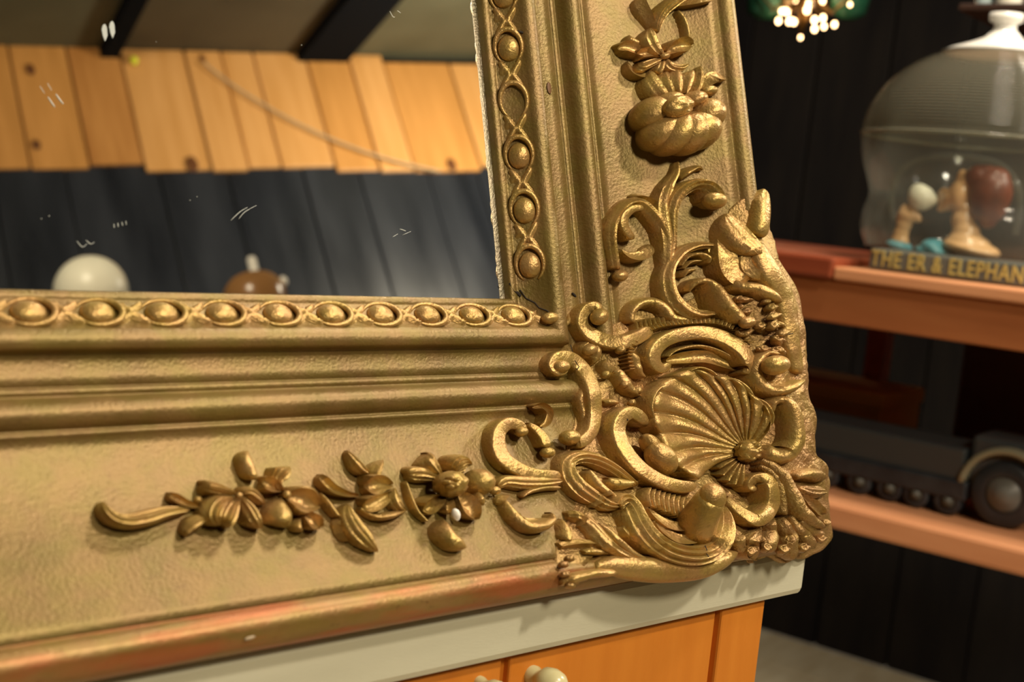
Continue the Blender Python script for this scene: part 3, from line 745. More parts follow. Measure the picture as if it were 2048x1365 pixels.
for x, y in [(1128, 1130), (1140, 1118), (1132, 1150), (1150, 1164), (1160, 1156), (1142, 1172)]: bl_('pebble', x, y, 9, 4, 7, m=GOLDROUGH, dent=2.5)
# belly under the big C
st_('belly', [(1190, 1136, 20, 3), (1236, 1132, 40, 5), (1290, 1136, 50, 7), (1350, 1142, 48, 8), (1410, 1138, 44, 7), (1450, 1124, 34, 6), (1476, 1104, 18, 4)], 'round')
# foot fan at the outermost corner
for pts, pr in [([(1590, 958, 8, 4), (1612, 950, 20, 7), (1636, 950, 28, 8), (1654, 956, 26, 5)], 'round'),
                ([(1592, 972, 8, 4), (1612, 980, 20, 7), (1634, 984, 28, 8), (1654, 984, 24, 5)], 'leaf'),
                ([(1520, 918, 14, 9), (1548, 930, 20, 12), (1574, 952, 22, 13), (1594, 986, 24, 13), (1610, 1018, 26, 12), (1632, 1042, 24, 10), (1652, 1056, 14, 7)], 'round'),
                ([(1516, 930, 12, 8), (1544, 942, 16, 10), (1562, 966, 18, 10), (1572, 1000, 18, 9), (1572, 1032, 16, 7)], 'round'),
                ([(1606, 990, 10, 6), (1630, 1012, 22, 7), (1650, 1030, 20, 7)], 'cup'),
                ([(1562, 1034, 10, 5), (1584, 1060, 22, 8), (1592, 1088, 28, 8), (1588, 1108, 26, 6), (1582, 1120, 18, 3)], 'leaf'),
                ([(1548, 1038, 10, 5), (1550, 1066, 24, 9), (1548, 1090, 28, 9), (1542, 1106, 22, 5)], 'round'),
                ([(1524, 1058, 8, 5), (1508, 1080, 24, 8), (1504, 1104, 28, 7), (1508, 1120, 22, 4)], 'cup'),
                ([(1580, 1030, 8, 5), (1608, 1060, 22, 8), (1624, 1082, 30, 8), (1630, 1098, 24, 5)], 'round'),
                ([(1600, 1040, 8, 5), (1628, 1062, 22, 7), (1650, 1074, 28, 6)], 'round'),
                ([(1488, 1070, 10, 5), (1486, 1090, 20, 7), (1488, 1108, 14, 5)], 'round')]:
    st_('fan_rib', pts, pr, n=3, wob=1.2, m=GOLDROUGH)
for x, y, r_ in [(1500, 1104, 12), (1532, 1096, 11), (1566, 1100, 12), (1606, 1096, 12), (1640, 1078, 11), (1520, 1080, 8), (1578, 1080, 8), (1650, 1046, 8)]:
    bl_('pebble', x, y, r_, 4, r_*.9, hz=3.5, m=GOLDROUGH, dent=3.2)
# ---------------- great fluted shell
SC = (1494, 900)
sh_out = [(1398, 960), (1372, 946), (1350, 930), (1334, 908), (1322, 880), (1310, 852), (1304, 822), (1310, 792), (1326, 768), (1348, 752), (1376, 741), (1404, 741), (1430, 752), (1452, 752), (1480, 764), (1500, 786), (1524, 802), (1540, 826), (1542, 850), (1530, 872)]
so = catmull([list(p) for p in sh_out], 8)
NF = 13
bm = bmesh.new(); rows = []
NRR = 26
for i, (x, y) in enumerate(so):
    t = i/(len(so)-1); row = []
    for j in range(NRR+1):
        k = .10+.90*j/NRR
        # flutes sweep: curl the radius a little
        dx, dy = x-SC[0], y-SC[1]; bend = math.sin(math.pi*k)*.13
        px_ = SC[0]+dx*k-dy*bend*k*.9; py_ = SC[1]+dy*k+dx*bend*k*.9
        fl_ = abs(math.sin(math.pi*(t*NF)))**.62
        lift = 5+6.0*math.sin(math.pi*min(1, k)*.62)+(fl_-.6)*3.6*min(1, k*1.5)
        if k > .86: lift += 2.4*((k-.86)/.14)
        if k > .985: lift -= 2.0
        u, v, hb = place(px_, py_, lift/1000); row.append(bm.verts.new((u, -v, hb+lift/1000)))
    u, v = row[-1].co.x, -row[-1].co.y
    du, dv = u-row[-3].co.x, v+row[-3].co.y
    row.append(bm.verts.new((u+du*.15, -(v+dv*.15), base_h(u, v)-.004)))
    rows.append(row)
for r0, r1 in zip(rows, rows[1:]):
    for k in range(len(r0)-1): bm.faces.new((r0[k], r0[k+1], r1[k+1], r1[k]))
obj('shell', bm, GOLDR, cart)
st_('shell_lip', [(1320, 860, 6, 17), (1306, 834, 9, 18), (1303, 808, 10, 18.5), (1312, 784, 10, 19), (1334, 766, 9, 18.5)], 'round', foot=.001)
st_('shell_lip', [(1376, 744, 6, 17), (1398, 736, 9, 18.5), (1420, 742, 9, 18), (1434, 754, 6, 17)], 'round', foot=.001)
st_('shell_lip', [(1446, 760, 6, 17), (1470, 760, 10, 19), (1494, 776, 11, 19), (1506, 794, 8, 17)], 'round', foot=.001)
st_('shell_lip', [(1510, 796, 6, 16), (1532, 808, 9, 17.5), (1545, 830, 8, 17), (1543, 850, 6, 15)], 'round', foot=.001)
bl_('shell_boss', 1497, 902, 18, 11, 20, hz=6, dent=3)
for a in range(0, 360, 40):
    bl_('shell_boss', 1497+15*math.cos(math.radians(a)), 902+16*math.sin(math.radians(a)), 8, 12, 7, hz=4, dent=1.5)
for k in range(7):     # small leaves between boss and lower volute
    a = math.radians(95+k*15); x0, y0 = 1490+18*math.cos(a), 908+18*math.sin(a); x1, y1 = 1490+62*math.cos(a), 912+66*math.sin(a)
    st_('leaf', [(x0, y0, 7, 9), ((x0+x1)/2, (y0+y1)/2, 12, 11), (x1, y1, 8, 8)], 'round', sub=4, ns=9)
# ---------------- acanthus spray of the right-hand stile
def group(nm): return empty(nm, parent=mirror)
ac = group('acanthus_spray'); sa = lambda nm, pts, prof='flat', **k: stroke(nm, pts, prof, parent=ac, **k)
sa('stem', [(1356, 322, 8, 4), (1357, 345, 13, 6), (1344, 372, 22, 8), (1337, 405, 30, 9), (1342, 445, 34, 9), (1346, 480, 30, 9), (1342, 520, 20, 8), (1338, 556, 14, 6)], 'leaf', n=3)
sa('scroll', [(1350, 500, 14, 7), (1350, 455, 20, 9), (1352, 420, 24, 10), (1366, 388, 26, 11), (1394, 368, 26, 12), (1422, 368, 26, 14), (1440, 384, 26, 15), (1444, 402, 24, 14), (1434, 416, 18, 11)], 'groove', n=3, ns=21)
sa('leaf', [(1358, 360, 10, 5), (1376, 345, 18, 8), (1398, 334, 12, 6), (1406, 340, 6, 4)], 'leaf', n=3)
bm_ = ball('scroll_end', 1428, 402, 20, 10, 16, parent=ac, ang=.5)
sa('scroll', [(1344, 510, 16, 7), (1340, 478, 18, 9), (1328, 446, 20, 10), (1306, 418, 22, 10), (1284, 402, 22, 10), (1262, 406, 20, 9), (1244, 424, 18, 9), (1232, 450, 18, 9), (1230, 480, 18, 8), (1234, 512, 18, 7), (1238, 540, 18, 6)], 'leaf', n=3)
ball('scroll_end', 1240, 552, 13, 4, 12, parent=ac)
sa('scroll', [(1288, 416, 12, 9), (1266, 418, 17, 10), (1250, 434, 18, 10), (1250, 454, 17, 10), (1262, 472, 14, 9), (1268, 478, 8, 7)], 'flat')
sa('scroll', [(1244, 498, 10, 6), (1262, 510, 17, 8), (1284, 512, 20, 9), (1300, 502, 18, 8), (1292, 490, 10, 6)], 'lip')
sa('leaf', [(1272, 398, 10, 5), (1280, 392, 16, 8), (1304, 398, 20, 8), (1324, 416, 10, 5)], 'keel')
sa('scroll', [(1430, 490, 12, 6), (1400, 490, 18, 8), (1370, 504, 20, 9), (1350, 530, 22, 10), (1345, 560, 25, 11), (1354, 592, 27, 12), (1376, 616, 28, 12), (1406, 628, 24, 12), (1436, 626, 12, 9)], 'leaf', n=3, ns=21)
sa('leaf', [(1424, 490, 14, 5), (1444, 508, 20, 7), (1458, 530, 14, 6), (1470, 552, 6, 4)], 'lipl')
for q in ([(1362, 534, 6, 6), (1378, 514, 9, 8), (1402, 508, 11, 9), (1420, 516, 12, 9), (1416, 530, 8, 7)], [(1366, 540, 5, 6), (1384, 524, 8, 8), (1404, 522, 8, 7)], [(1366, 556, 6, 6), (1378, 542, 11, 8), (1392, 540, 8, 6)]): sa('leaf', q, 'round')
sa('scroll', [(1376, 586, 8, 8), (1392, 568, 15, 11), (1416, 562, 20, 12), (1440, 578, 25, 13), (1462, 608, 28, 14), (1482, 630, 26, 13), (1494, 646, 22, 12)], 'round')
ball('scroll_end', 1494, 646, 13, 11, 12, parent=ac)
# ---------------- flowers of the right-hand stile
fl1 = group('flower_spray'); sf = lambda nm, pts, prof='cup', **k: stroke(nm, pts, prof, parent=fl1, **k)
# pumpkin-shaped blossom
def lobe(x, y, rx_, ry_, lift, hz, ang=0): return ball('petal', x, y, rx_, lift, ry_, hz=hz, parent=fl1, ang=ang)
lobe(1304, 230, 32, 36, 5, 14, .2); lobe(1409, 232, 26, 34, 5, 13, -.15)
lobe(1322, 262, 34, 42, 6, 15, .3); lobe(1392, 262, 31, 40, 6, 15, -.28); lobe(1342, 268, 28, 44, 8, 16, .1); lobe(1371, 268, 28, 43, 8, 16, -.1)
lobe(1334, 206, 22, 20, 7, 11); lobe(1380, 204, 20, 20, 7, 11)
ball('button', 1356, 214, 25, 19, 23, hz=7, parent=fl1, dent=2.2)
for p in [[(1338, 196, 14, 13), (1322, 172, 30, 11), (1306, 150, 28, 8), (1298, 142, 14, 5)], [(1348, 190, 12, 13), (1340, 164, 26, 11), (1332, 142, 22, 8)], [(1360, 188, 12, 13), (1360, 160, 28, 11), (1356, 136, 22, 8)],
          [(1372, 190, 12, 13), (1382, 160, 26, 11), (1386, 140, 22, 9)], [(1384, 194, 8, 12), (1400, 172, 18, 11), (1404, 146, 14, 8), (1400, 132, 8, 5)]]: sf('leaf', p, 'leaf', n=3)
sf('leaf', [(1392, 186, 10, 9), (1416, 164, 22, 10), (1440, 150, 24, 10), (1456, 158, 12, 7)], 'lip')
ball('bud', 1418, 182, 13, 5, 11, parent=fl1)
# open flower above
for p, pr in [([(1328, 110, 8, 8), (1314, 88, 26, 10), (1306, 68, 28, 10), (1300, 56, 12, 7)], 'leaf'), ([(1332, 108, 8, 8), (1352, 94, 28, 11), (1374, 88, 34, 12), (1386, 90, 18, 8)], 'cup'),
              ([(1326, 112, 8, 8), (1306, 104, 20, 9), (1286, 106, 22, 9), (1274, 110, 12, 6)], 'cup'), ([(1328, 116, 8, 8), (1308, 124, 20, 9), (1288, 132, 22, 9), (1274, 128, 12, 6)], 'leaf'),
              ([(1334, 118, 8, 8), (1346, 130, 20, 9), (1366, 134, 18, 8), (1378, 128, 8, 5)], 'leaf'), ([(1328, 120, 8, 8), (1324, 138, 18, 8), (1314, 150, 14, 6)], 'leaf')]: sf('petal', p, pr, n=4)
ball('button', 1330, 112, 8, 7, 7, parent=fl1)
sf('leaf', [(1298, 112, 10, 5), (1276, 100, 22, 7), (1254, 92, 24, 8), (1236, 98, 14, 6)], 'cup')
sf('leaf', [(1292, 94, 8, 4), (1276, 84, 14, 6), (1262, 76, 14, 6), (1258, 70, 6, 4)], 'round')
sf('leaf', [(1256, 122, 8, 4), (1268, 138, 18, 6), (1286, 148, 16, 6), (1300, 148, 8, 4)], 'lip')
# ribbed leaf and stems running out of the top edge
sf('leaf', [(1316, 66, 8, 6), (1322, 44, 18, 8), (1334, 22, 24, 9), (1352, 6, 26, 9), (1376, -10, 24, 8), (1410, -22, 16, 6)], 'leaf', n=5)
sf('leaf', [(1312, 60, 6, 5), (1306, 34, 14, 7), (1296, 12, 20, 8), (1286, -10, 18, 7)], 'keel')
sf('leaf', [(1352, 10, 8, 6), (1380, 2, 18, 8), (1408, -4, 20, 8), (1428, -2, 10, 5)], 'lip')
sf('stem', [(1356, 20, 5, 4), (1368, 34, 7, 5), (1376, 54, 7, 5), (1378, 76, 6, 5), (1374, 88, 5, 4)], 'round')
# ---------------- curling scrolls in the bottom cove
bc = group('cove_scroll'); sb = lambda nm, pts, prof='flat', **k: stroke(nm, pts, prof, parent=bc, **k)
sb('scroll', [(1050, 868, 16, 7), (1040, 852, 22, 8), (1018, 848, 26, 8), (1000, 864, 28, 8), (998, 892, 30, 8), (1010, 918, 30, 8), (1038, 938, 28, 8), (1072, 950, 26, 8), (1122, 954, 26, 8)], 'flat')
ball('scroll_end', 1042, 864, 12, 6, 11, parent=bc)
sb('leaf', [(988, 922, 14, 4), (1010, 928, 26, 6), (1036, 944, 18, 6), (1048, 952, 6, 3)], 'lip')
sb('scroll', [(1054, 848, 8, 5), (1072, 858, 14, 7), (1088, 876, 18, 8), (1096, 896, 18, 8)], 'flat')
ball('scroll_end', 1095, 906, 13, 5, 11, parent=bc)
sb('scroll', [(1066, 816, 8, 5), (1084, 812, 14, 7), (1098, 824, 16, 8), (1094, 844, 16, 7), (1080, 854, 10, 5)], 'cup')
sb('scroll', [(998, 976, 12, 4), (1016, 964, 26, 7), (1050, 966, 32, 8), (1090, 966, 30, 8), (1126, 962, 24, 8)], 'leaf', n=4)
sb('scroll', [(1044, 996, 6, 4), (1062, 984, 12, 6), (1092, 976, 14, 6), (1122, 976, 12, 5)], 'round')
ball('bud', 990, 982, 10, 4, 9, parent=bc)
sb('scroll', [(1008, 1000, 14, 5), (1022, 1018, 22, 7), (1040, 1038, 26, 8), (1066, 1054, 28, 9), (1094, 1052, 26, 9), (1108, 1038, 20, 8), (1100, 1026, 10, 6)], 'round')
sb('leaf', [(1002, 1014, 10, 3), (1010, 1002, 18, 6), (1020, 990, 12, 4)], 'keel')
sb('leaf', [(1040, 1026, 8, 8), (1064, 1042, 14, 10), (1088, 1042, 12, 10)], 'lip')
# ---------------- flower garland along the bottom cove
ga = group('flower_garland'); sg = lambda nm, pts, prof='cup', **k: stroke(nm, pts, prof, parent=ga, **k); bg = lambda nm, *a, **k: ball(nm, *a, parent=ga, **k)
# big rose
sg('petal', [(884, 952, 14, 9), (872, 932, 34, 11), (860, 916, 38, 11), (852, 908, 18, 7)], 'leaf', n=3)
sg('petal', [(908, 946, 14, 9), (922, 932, 40, 12), (934, 926, 44, 12), (944, 930, 22, 9)], 'leaf', n=7, ns=29)
bg('petal', 955, 966, 26, 5, 28, hz=9)
sg('petal', [(886, 958, 12, 8), (856, 950, 32, 9), (832, 948, 32, 8), (812, 950, 14, 5)], 'leaf', n=4, wob=1.5)
sg('petal', [(916, 986, 14, 8), (934, 1004, 38, 10), (946, 1022, 38, 10), (956, 1040, 14, 6)], 'cup')
sg('petal', [(890, 990, 14, 8), (872, 1006, 32, 9), (856, 1018, 32, 8), (846, 1024, 14, 5)], 'cup', wob=1.5)
sg('petal', [(948, 984, 14, 7), (962, 996, 24, 9), (966, 1012, 18, 7)], 'round')
sg('petal', [(900, 996, 12, 7), (900, 1014, 22, 8), (900, 1030, 16, 6)], 'cup')
bg('button', 901, 969, 28, 11, 27, hz=8, dent=2.0)
for a in range(5):
    bg('stamen', 902+9*math.cos(a*1.26-.6), 966+9*math.sin(a*1.26-.6), 6, 18, 5.5, hz=3)
st_chip = ball('gesso_chip', 912, 1030, 7, 8, 13, hz=2, parent=ga, ang=-.3, m=GESSO, dent=1); st_chip['label'] = 'white chip of bare plaster'
sg('bud', [(884, 1040, 24, 7), (892, 1056, 34, 10), (906, 1076, 38, 11), (922, 1090, 38, 9), (932, 1096, 36, 7)], 'round')
sg('stem', [(812, 962, 6, 4), (822, 990, 10, 5), (836, 1022, 10, 5), (856, 1044, 8, 4)], 'round')
# cups and leaves left of the rose
sg('leaf', [(694, 902, 8, 4), (704, 912, 18, 6), (722, 932, 26, 8), (740, 948, 18, 7)], 'leaf', n=3)
sg('petal', [(752, 962, 14, 7), (758, 944, 26, 9), (764, 928, 18, 7), (766, 920, 6, 4)], 'leaf', n=3)
sg('petal', [(786, 970, 12, 7), (764, 968, 40, 10), (746, 972, 42, 10), (728, 972, 18, 7)], 'cup')
sg('petal', [(790, 976, 10, 6), (794, 996, 26, 8), (804, 1014, 24, 7), (814, 1022, 10, 4)], 'leaf', n=3)
sg('petal', [(786, 986, 12, 6), (758, 1004, 34, 8), (738, 1012, 32, 8), (724, 1014, 14, 5)], 'cup')
sg('petal', [(718, 1016, 10, 4), (752, 1034, 14, 6), (786, 1032, 16, 7), (812, 1022, 8, 4)], 'round')
sg('leaf', [(696, 1008, 12, 6), (702, 1030, 34, 9), (716, 1054, 42, 10), (736, 1078, 38, 9), (756, 1104, 14, 5)], 'leaf', n=4, ns=21)
sg('leaf', [(684, 1026, 8, 4), (680, 1050, 16, 5), (690, 1074, 16, 5), (698, 1084, 6, 3)], 'keel')
sg('leaf', [(638, 950, 10, 4), (650, 962, 20, 7), (668, 978, 20, 7), (694, 988, 14, 6), (718, 992, 6, 4)], 'cup')
sg('stem', [(640, 986, 8, 4), (656, 1004, 14, 6), (674, 1028, 12, 6), (682, 1036, 8, 4)], 'round')
# trumpet flowers
sg('petal', [(566, 984, 12, 8), (560, 962, 24, 9), (574, 944, 38, 11), (580, 934, 26, 8)], 'leaf', n=5, ns=21)
sg('petal', [(566, 980, 12, 8), (546, 972, 30, 9), (532, 964, 28, 8), (522, 962, 12, 5)], 'cup')
sg('petal', [(572, 996, 14, 9), (594, 996, 50, 12), (620, 1004, 60, 12), (642, 1012, 26, 8)], 'cup', ns=21)
sg('petal', [(562, 996, 16, 8), (564, 1018, 48, 10), (572, 1040, 52, 10), (576, 1056, 22, 6)], 'round')
sg('petal', [(606, 1024, 12, 7), (628, 1042, 34, 9), (644, 1056, 28, 7)], 'cup')
sg('petal', [(600, 1036, 10, 5), (598, 1054, 20, 7), (606, 1064, 10, 4)], 'round')
bg('button', 574, 990, 8, 9, 8)
sg('stem', [(496, 902, 14, 4), (494, 916, 28, 7), (504, 940, 30, 8), (512, 960, 24, 7)], 'round', wob=2)
# five-petalled flower
sg('petal', [(470, 996, 12, 8), (446, 1006, 36, 11), (434, 1030, 42, 12), (440, 1052, 26, 9)], 'leaf', n=5, ns=21)
sg('petal', [(478, 998, 12, 8), (470, 1016, 38, 11), (460, 1040, 42, 12), (448, 1054, 18, 8)], 'leaf', n=5, ns=21)
sg('petal', [(482, 994, 12, 8), (502, 1016, 30, 11), (516, 1040, 32, 11), (524, 1058, 14, 7)], 'leaf', n=4)
sg('petal', [(474, 988, 12, 8), (446, 980, 30, 10), (420, 974, 32, 10), (404, 970, 16, 7)], 'leaf', n=5)
sg('petal', [(484, 988, 12, 8), (502, 984, 26, 9), (520, 996, 24, 8), (530, 1010, 10, 5)], 'leaf', n=3)
bg('button', 478, 992, 7, 9, 7)
sg('leaf', [(206, 1004, 16, 5), (212, 1018, 24, 8), (230, 1036, 30, 9), (262, 1044, 32, 9), (300, 1038, 34, 9), (340, 1026, 28, 8), (380, 1020, 14, 5)], 'leaf', n=3, ns=21)
sg('leaf', [(336, 988, 10, 4), (352, 996, 20, 6), (376, 1008, 16, 6), (404, 1014, 8, 4)], 'cup')
sg('leaf', [(370, 1074, 8, 4), (380, 1060, 22, 7), (398, 1046, 30, 8), (420, 1034, 14, 6)], 'leaf', n=3)
bg('bud', 396, 1000, 8, 4, 7); bg('bud', 408, 1012, 7, 4, 7)
# ---------------- wood and plaster cracks
def crack(pts, lift, w=1.6, parent=cart):
    bm = bmesh.new(); P_ = []
    for x, y in pts:
        u, v, hb = place(x, y, lift/1000); P_.append([u, -v, hb+lift/1000])
    tube(bm, P_, w*.00020, 5)
    for v_ in bm.verts:
        q_ = min(P_, key=lambda p: (p[0]-v_.co.x)**2+(p[1]-v_.co.y)**2); v_.co.z = q_[2]+(v_.co.z-q_[2])*.3
    return obj('crack', bm, CRACK, parent)
# ================================================================= DRESSER
g_up = Vector((0, 0, 1))
# height of the slab top: lowest point of the frame
low = min((mirror.matrix_world @ Vector((0, -t, h))).z for t, h in PROF[:-1])
SZ = low-.0006
YF = (mirror.matrix_world @ Vector((0, -.1455, .045))).y+.0035
c_lo = hit(1605, 1190, Vector((0, YF, 0)), Vector((0, 1, 0)))
TH = SZ-c_lo.z
#print('slab thickness', TH, 'top', SZ)
XR = c_lo.x+.001
dresser = empty('dresser')
box('dresser_top', (XR-1.25, YF, c_lo.z), (XR, YF+.52, SZ), SLAB, dresser, bev=.004)
YB = YF+.006
xr = hit(1527, 1215, Vector((0, YB, 0)), Vector((0, 1, 0))).x
box('carcase', (xr-1.15, YB+.004, .09), (xr, YF+.48, c_lo.z), PINE, dresser, bev=.002)
xg = hit(1433, 1260, Vector((0, YB, 0)), Vector((0, 1, 0))).x
xd2 = hit(1138, 1330, Vector((0, YB, 0)), Vector((0, 1, 0))).x
xd3 = hit(1012, 1345, Vector((0, YB, 0)), Vector((0, 1, 0))).x
box('stile', (xg+.002, YB-.001, .09), (xr, YB+.006, c_lo.z-.0005), PINE, dresser, bev=.0015)
zt2 = c_lo.z-.002
def door(x0, x1, z0, z1):
    d_ = empty('door', parent=dresser)
    box('panel', (x0, YB-.000, z0), (x1, YB+.006, z1), PINE, d_, bev=.0012)
    return d_
drs = [door(xd3+.002, xg-.002, .12, zt2), door(xd3-.42, xd3-.003, .12, zt2)]
box('plinth', (xr-1.14, YF+.04, 0), (xr-.01, YF+.46, .09), PINE, dresser)
def knob(px, py, rpx, dr):
    p = hit(px, py, Vector((0, YB-.012, 0)), Vector((0, 1, 0)))
    rr_ = rpx/F*(p-CAM).length
    bm = bmesh.new(); M = Matrix.Translation((p.x, YB, p.z)) @ Matrix.Rotation(math.radians(90), 4, 'X')
    lathe(bm, [(rr_*.6, 0), (rr_*.62, .002), (rr_*.5, .004), (rr_*.55, .006), (rr_*.9, .009), (rr_, .013), (rr_*.92, .017), (rr_*.6, .0205), (0, .022)], 28, M)
    o = obj('knob', bm, KNOB, dr); o['label'] = 'pale glazed round knob'; return o
knob(1098, 1368, 32, drs[0]); knob(992, 1384, 22, drs[1])
tag(dresser, 'orange pine dresser with a grey-green painted top under the gilt frame', 'dresser')
# ================================================================= REDWOOD TABLE AT THE RIGHT
TQ = ray(1850, 570).dot(E1)*1.45
TP = room(TQ, 0, 0)
def th(px, py, dq=0): return hit(px, py, room(TQ+dq, 0, 0), E1)
ztop = th(1850, 556).z; zt_b = th(1850, 584).z; zap = th(1850, 676).z
qend = th(1665, 550).dot(E2)
zraise = th(1640, 512).z
ql = th(1500, 560).dot(E2)+.5; qr = th(2300, 600).dot(E2)-.5
table = empty('side_table')
box('table_top', (TQ, qr, zt_b), (TQ+.42, qend, ztop), REDP, table, ROOMM, bev=.003)
box('raised_end', (TQ-.002, qend, zt_b), (TQ+.42, ql, zraise), REDD, table, ROOMM, bev=.004)
box('apron', (TQ+.006, qr+.02, zap), (TQ+.03, ql-.02, zt_b), REDW, table, ROOMM, bev=.002)
zl = th(1850, 1052).z; zlb = th(1850, 1106).z
box('lower_shelf', (TQ, qr, zlb), (TQ+.40, ql, zl), REDP, table, ROOMM, bev=.005)
for qa in (qr+.03, ql-.09):
    for dq in (.01, .35): box('leg', (TQ+dq, qa, 0), (TQ+dq+.05, qa+.06, zt_b), REDW, table, ROOMM, bev=.003)
pq = th(1757, 740, .38).dot(E2)
box('leg', (TQ+.36, pq-.012, zl), (TQ+.39, pq+.014, zt_b), REDD, table, ROOMM)
pq2 = th(1915, 780, .38).dot(E2)
box('back_panel', (TQ+.385, qr, zl+.02), (TQ+.40, pq2, zt_b), mat('dark_red_panel', (.045, .014, .008), .5), table, ROOMM)
tag(table, 'redwood table with a top edge tinted as lit and a lower shelf, right of the mirror', 'table')
# tan box under the table top
bx0 = th(1765, 800, .22); bxz1 = th(1700, 778, .22).z
tb = empty('tan_box')
BXM = mat('tan_card', (.38, .22, .07), .7, col2=(.46, .28, .09), scale=12)
box('body', (TQ+.22, bx0.dot(E2), zl+.001), (TQ+.36, bx0.dot(E2)+.34, bxz1-.012), BXM, tb, ROOMM, bev=.002)
box('lid', (TQ+.217, bx0.dot(E2)-.003, bxz1-.02), (TQ+.363, bx0.dot(E2)+.343, bxz1), BXM, tb, ROOMM, bev=.002)
tag(tb, 'tan cardboard box at the back of the lower redwood shelf', 'box')
# toy vehicle on the lower shelf
toy = empty('toy_truck'); TB = mat('toy_black', (.012, .014, .018), .42, col2=(.03, .035, .04), scale=30); TG = mat('toy_grey', (.05, .06, .065), .4); TH_ = mat('toy_hub', (.07, .066, .05), .5)
dq = .07
def tp(px, py, d=0): 
    p = th(px, py, dq+d); return p.dot(E2), p.z
wheels = [(1655, 938, 25), (1720, 944, 25), (1778, 976, 26), (1833, 970, 26), (1898, 974, 27)]
def wheel(px, py, rp, hubm, name='wheel', wd=.018):
    q_, z_ = tp(px, py); rr_ = rp/F*(th(px, py, dq)-CAM).length; z_ = zl+rr_+.0005
    w_ = empty(name, parent=toy)
    M = ROOMM @ Matrix.Translation((TQ+dq, q_, z_)) @ Matrix.Rotation(math.radians(90), 4, 'Y')
    bm = bmesh.new(); lathe(bm, [(rr_*.55, 0), (rr_*.9, -.001), (rr_, .003), (rr_, wd-.003), (rr_*.9, wd+.001), (0, wd)], 32, M); obj('tyre', bm, TB, w_)
    bm = bmesh.new(); lathe(bm, [(0, -.004), (rr_*.22, -.004), (rr_*.3, -.001), (rr_*.52, .001), (rr_*.58, .004), (0, .006)], 24, M); obj('hub', bm, hubm, w_)
    return q_, z_, rr_
for i, (x, y, r_) in enumerate(wheels): wheel(x, y, r_, TH_)
qw, zw, rw = wheel(2003, 1015, 62, mat('toy_hub_pale', (.13, .13, .115), .4), wd=.022)
q0, _ = tp(1600, 900); q1_, _ = tp(1945, 900)
wtop = zl+.034
ztb = tp(1850, 885)[1]
box('chassis', (TQ+dq-.002, q1_, wtop-.014), (TQ+dq+.09, q0+.1, wtop+.008), TB, toy, ROOMM, bev=.003)
box('load_bed', (TQ+dq+.004, tp(1930, 900)[0], wtop+.006), (TQ+dq+.085, q0+.1, ztb), TG, toy, ROOMM, bev=.003)
qr2 = tp(2150, 900)[0]
box('bonnet', (TQ+dq+.010, qr2, wtop), (TQ+dq+.08, tp(1935, 900)[0], tp(1990, 880)[1]), TG, toy, ROOMM, bev=.006)
bm = bmesh.new(); pp = [ROOMM @ Vector((TQ+dq+.010, qw+math.cos(math.radians(a))*rw*1.32, zw+math.sin(math.radians(a))*rw*1.32)) for a in range(5, 176, 10)]
for dx in (0, .008, .016): tube(bm, [p+E1*(dx-.008) for p in pp], .0042, 8)
obj('mudguard', bm, mat('toy_mudguard', (.26, .26, .18), .35), toy)['label'] = 'pale mudguard arch over the front wheel'
tag(toy, 'black toy truck with a row of small wheels on the lower shelf', 'toy truck')
# ---- plaster figurine on a lettered plinth, under the glass lantern
fq = .055
def fp(px, py, d=0): return th(px, py, fq+d)
fig = empty('figurine')
PLB = mat('plinth_paint', (.12, .13, .125), .45, col2=(.16, .165, .15), scale=18); YEL = mat('letter_yellow', (.60, .50, .17), .5)
pz1 = fp(1850, 508).z
qL = fp(1737, 520).dot(E2); qRr = fp(2120, 560).dot(E2)
box('plinth', (TQ+fq, qRr, ztop+.0005), (TQ+fq+.17, qL, pz1), PLB, fig, ROOMM, bev=.003)
SKIN = mat('painted_skin', (.68, .40, .19), .35, col2=(.74, .46, .24), scale=14, coat=.6); HAIR = mat('auburn_hair', (.085, .020, .010), .42, col2=(.17, .042, .02), scale=45, bump=1.0, bscale=90, coat=.15)
BLUE = mat('turquoise_dress', (.09, .34, .42), .4); CUPM = mat('cream_cup', (.86, .84, .68), .25)
def text_obj(s, q_right_of, width, zc, size):
    cu_ = bpy.data.curves.new('letters', 'FONT'); cu_.body = s; cu_.size = size; cu_.extrude = .0007; cu_.align_x = 'LEFT'; cu_.align_y = 'CENTER'; cu_.offset = .0004; cu_.space_character = 1.12
    o = bpy.data.objects.new('tmp', cu_); COL.objects.link(o)
    bpy.context.view_layer.update()
    me = bpy.data.meshes.new_from_object(o.evaluated_get(bpy.context.evaluated_depsgraph_get())); bpy.data.objects.remove(o)
    xs = [v.co.x for v in me.vertices]; sc = width/(max(xs)-min(xs)); x0 = min(xs)
    R = Matrix(((-E2.x, 0, -E1.x, 0), (-E2.y, 0, -E1.y, 0), (0, 1, 0, 0), (0, 0, 0, 1)))
    base = room(TQ+fq-.0006, q_right_of, zc)
    for v in me.vertices:
        v.co = base+(R.to_3x3() @ Vector(((v.co.x-x0)*sc, v.co.y, v.co.z)))
    o2 = bpy.data.objects.new('lettering', me); me.materials.append(YEL); COL.objects.link(o2); o2.parent = fig; return o2
qt0 = fp(1743, 515).dot(E2); qt1 = fp(2072, 560).dot(E2)
text_obj('THE ER & ELEPHANT', qt0, qt0-qt1, (ztop+pz1)/2+.0005, (pz1-ztop)*1.05)['label'] = 'yellow capital letters on the plinth'
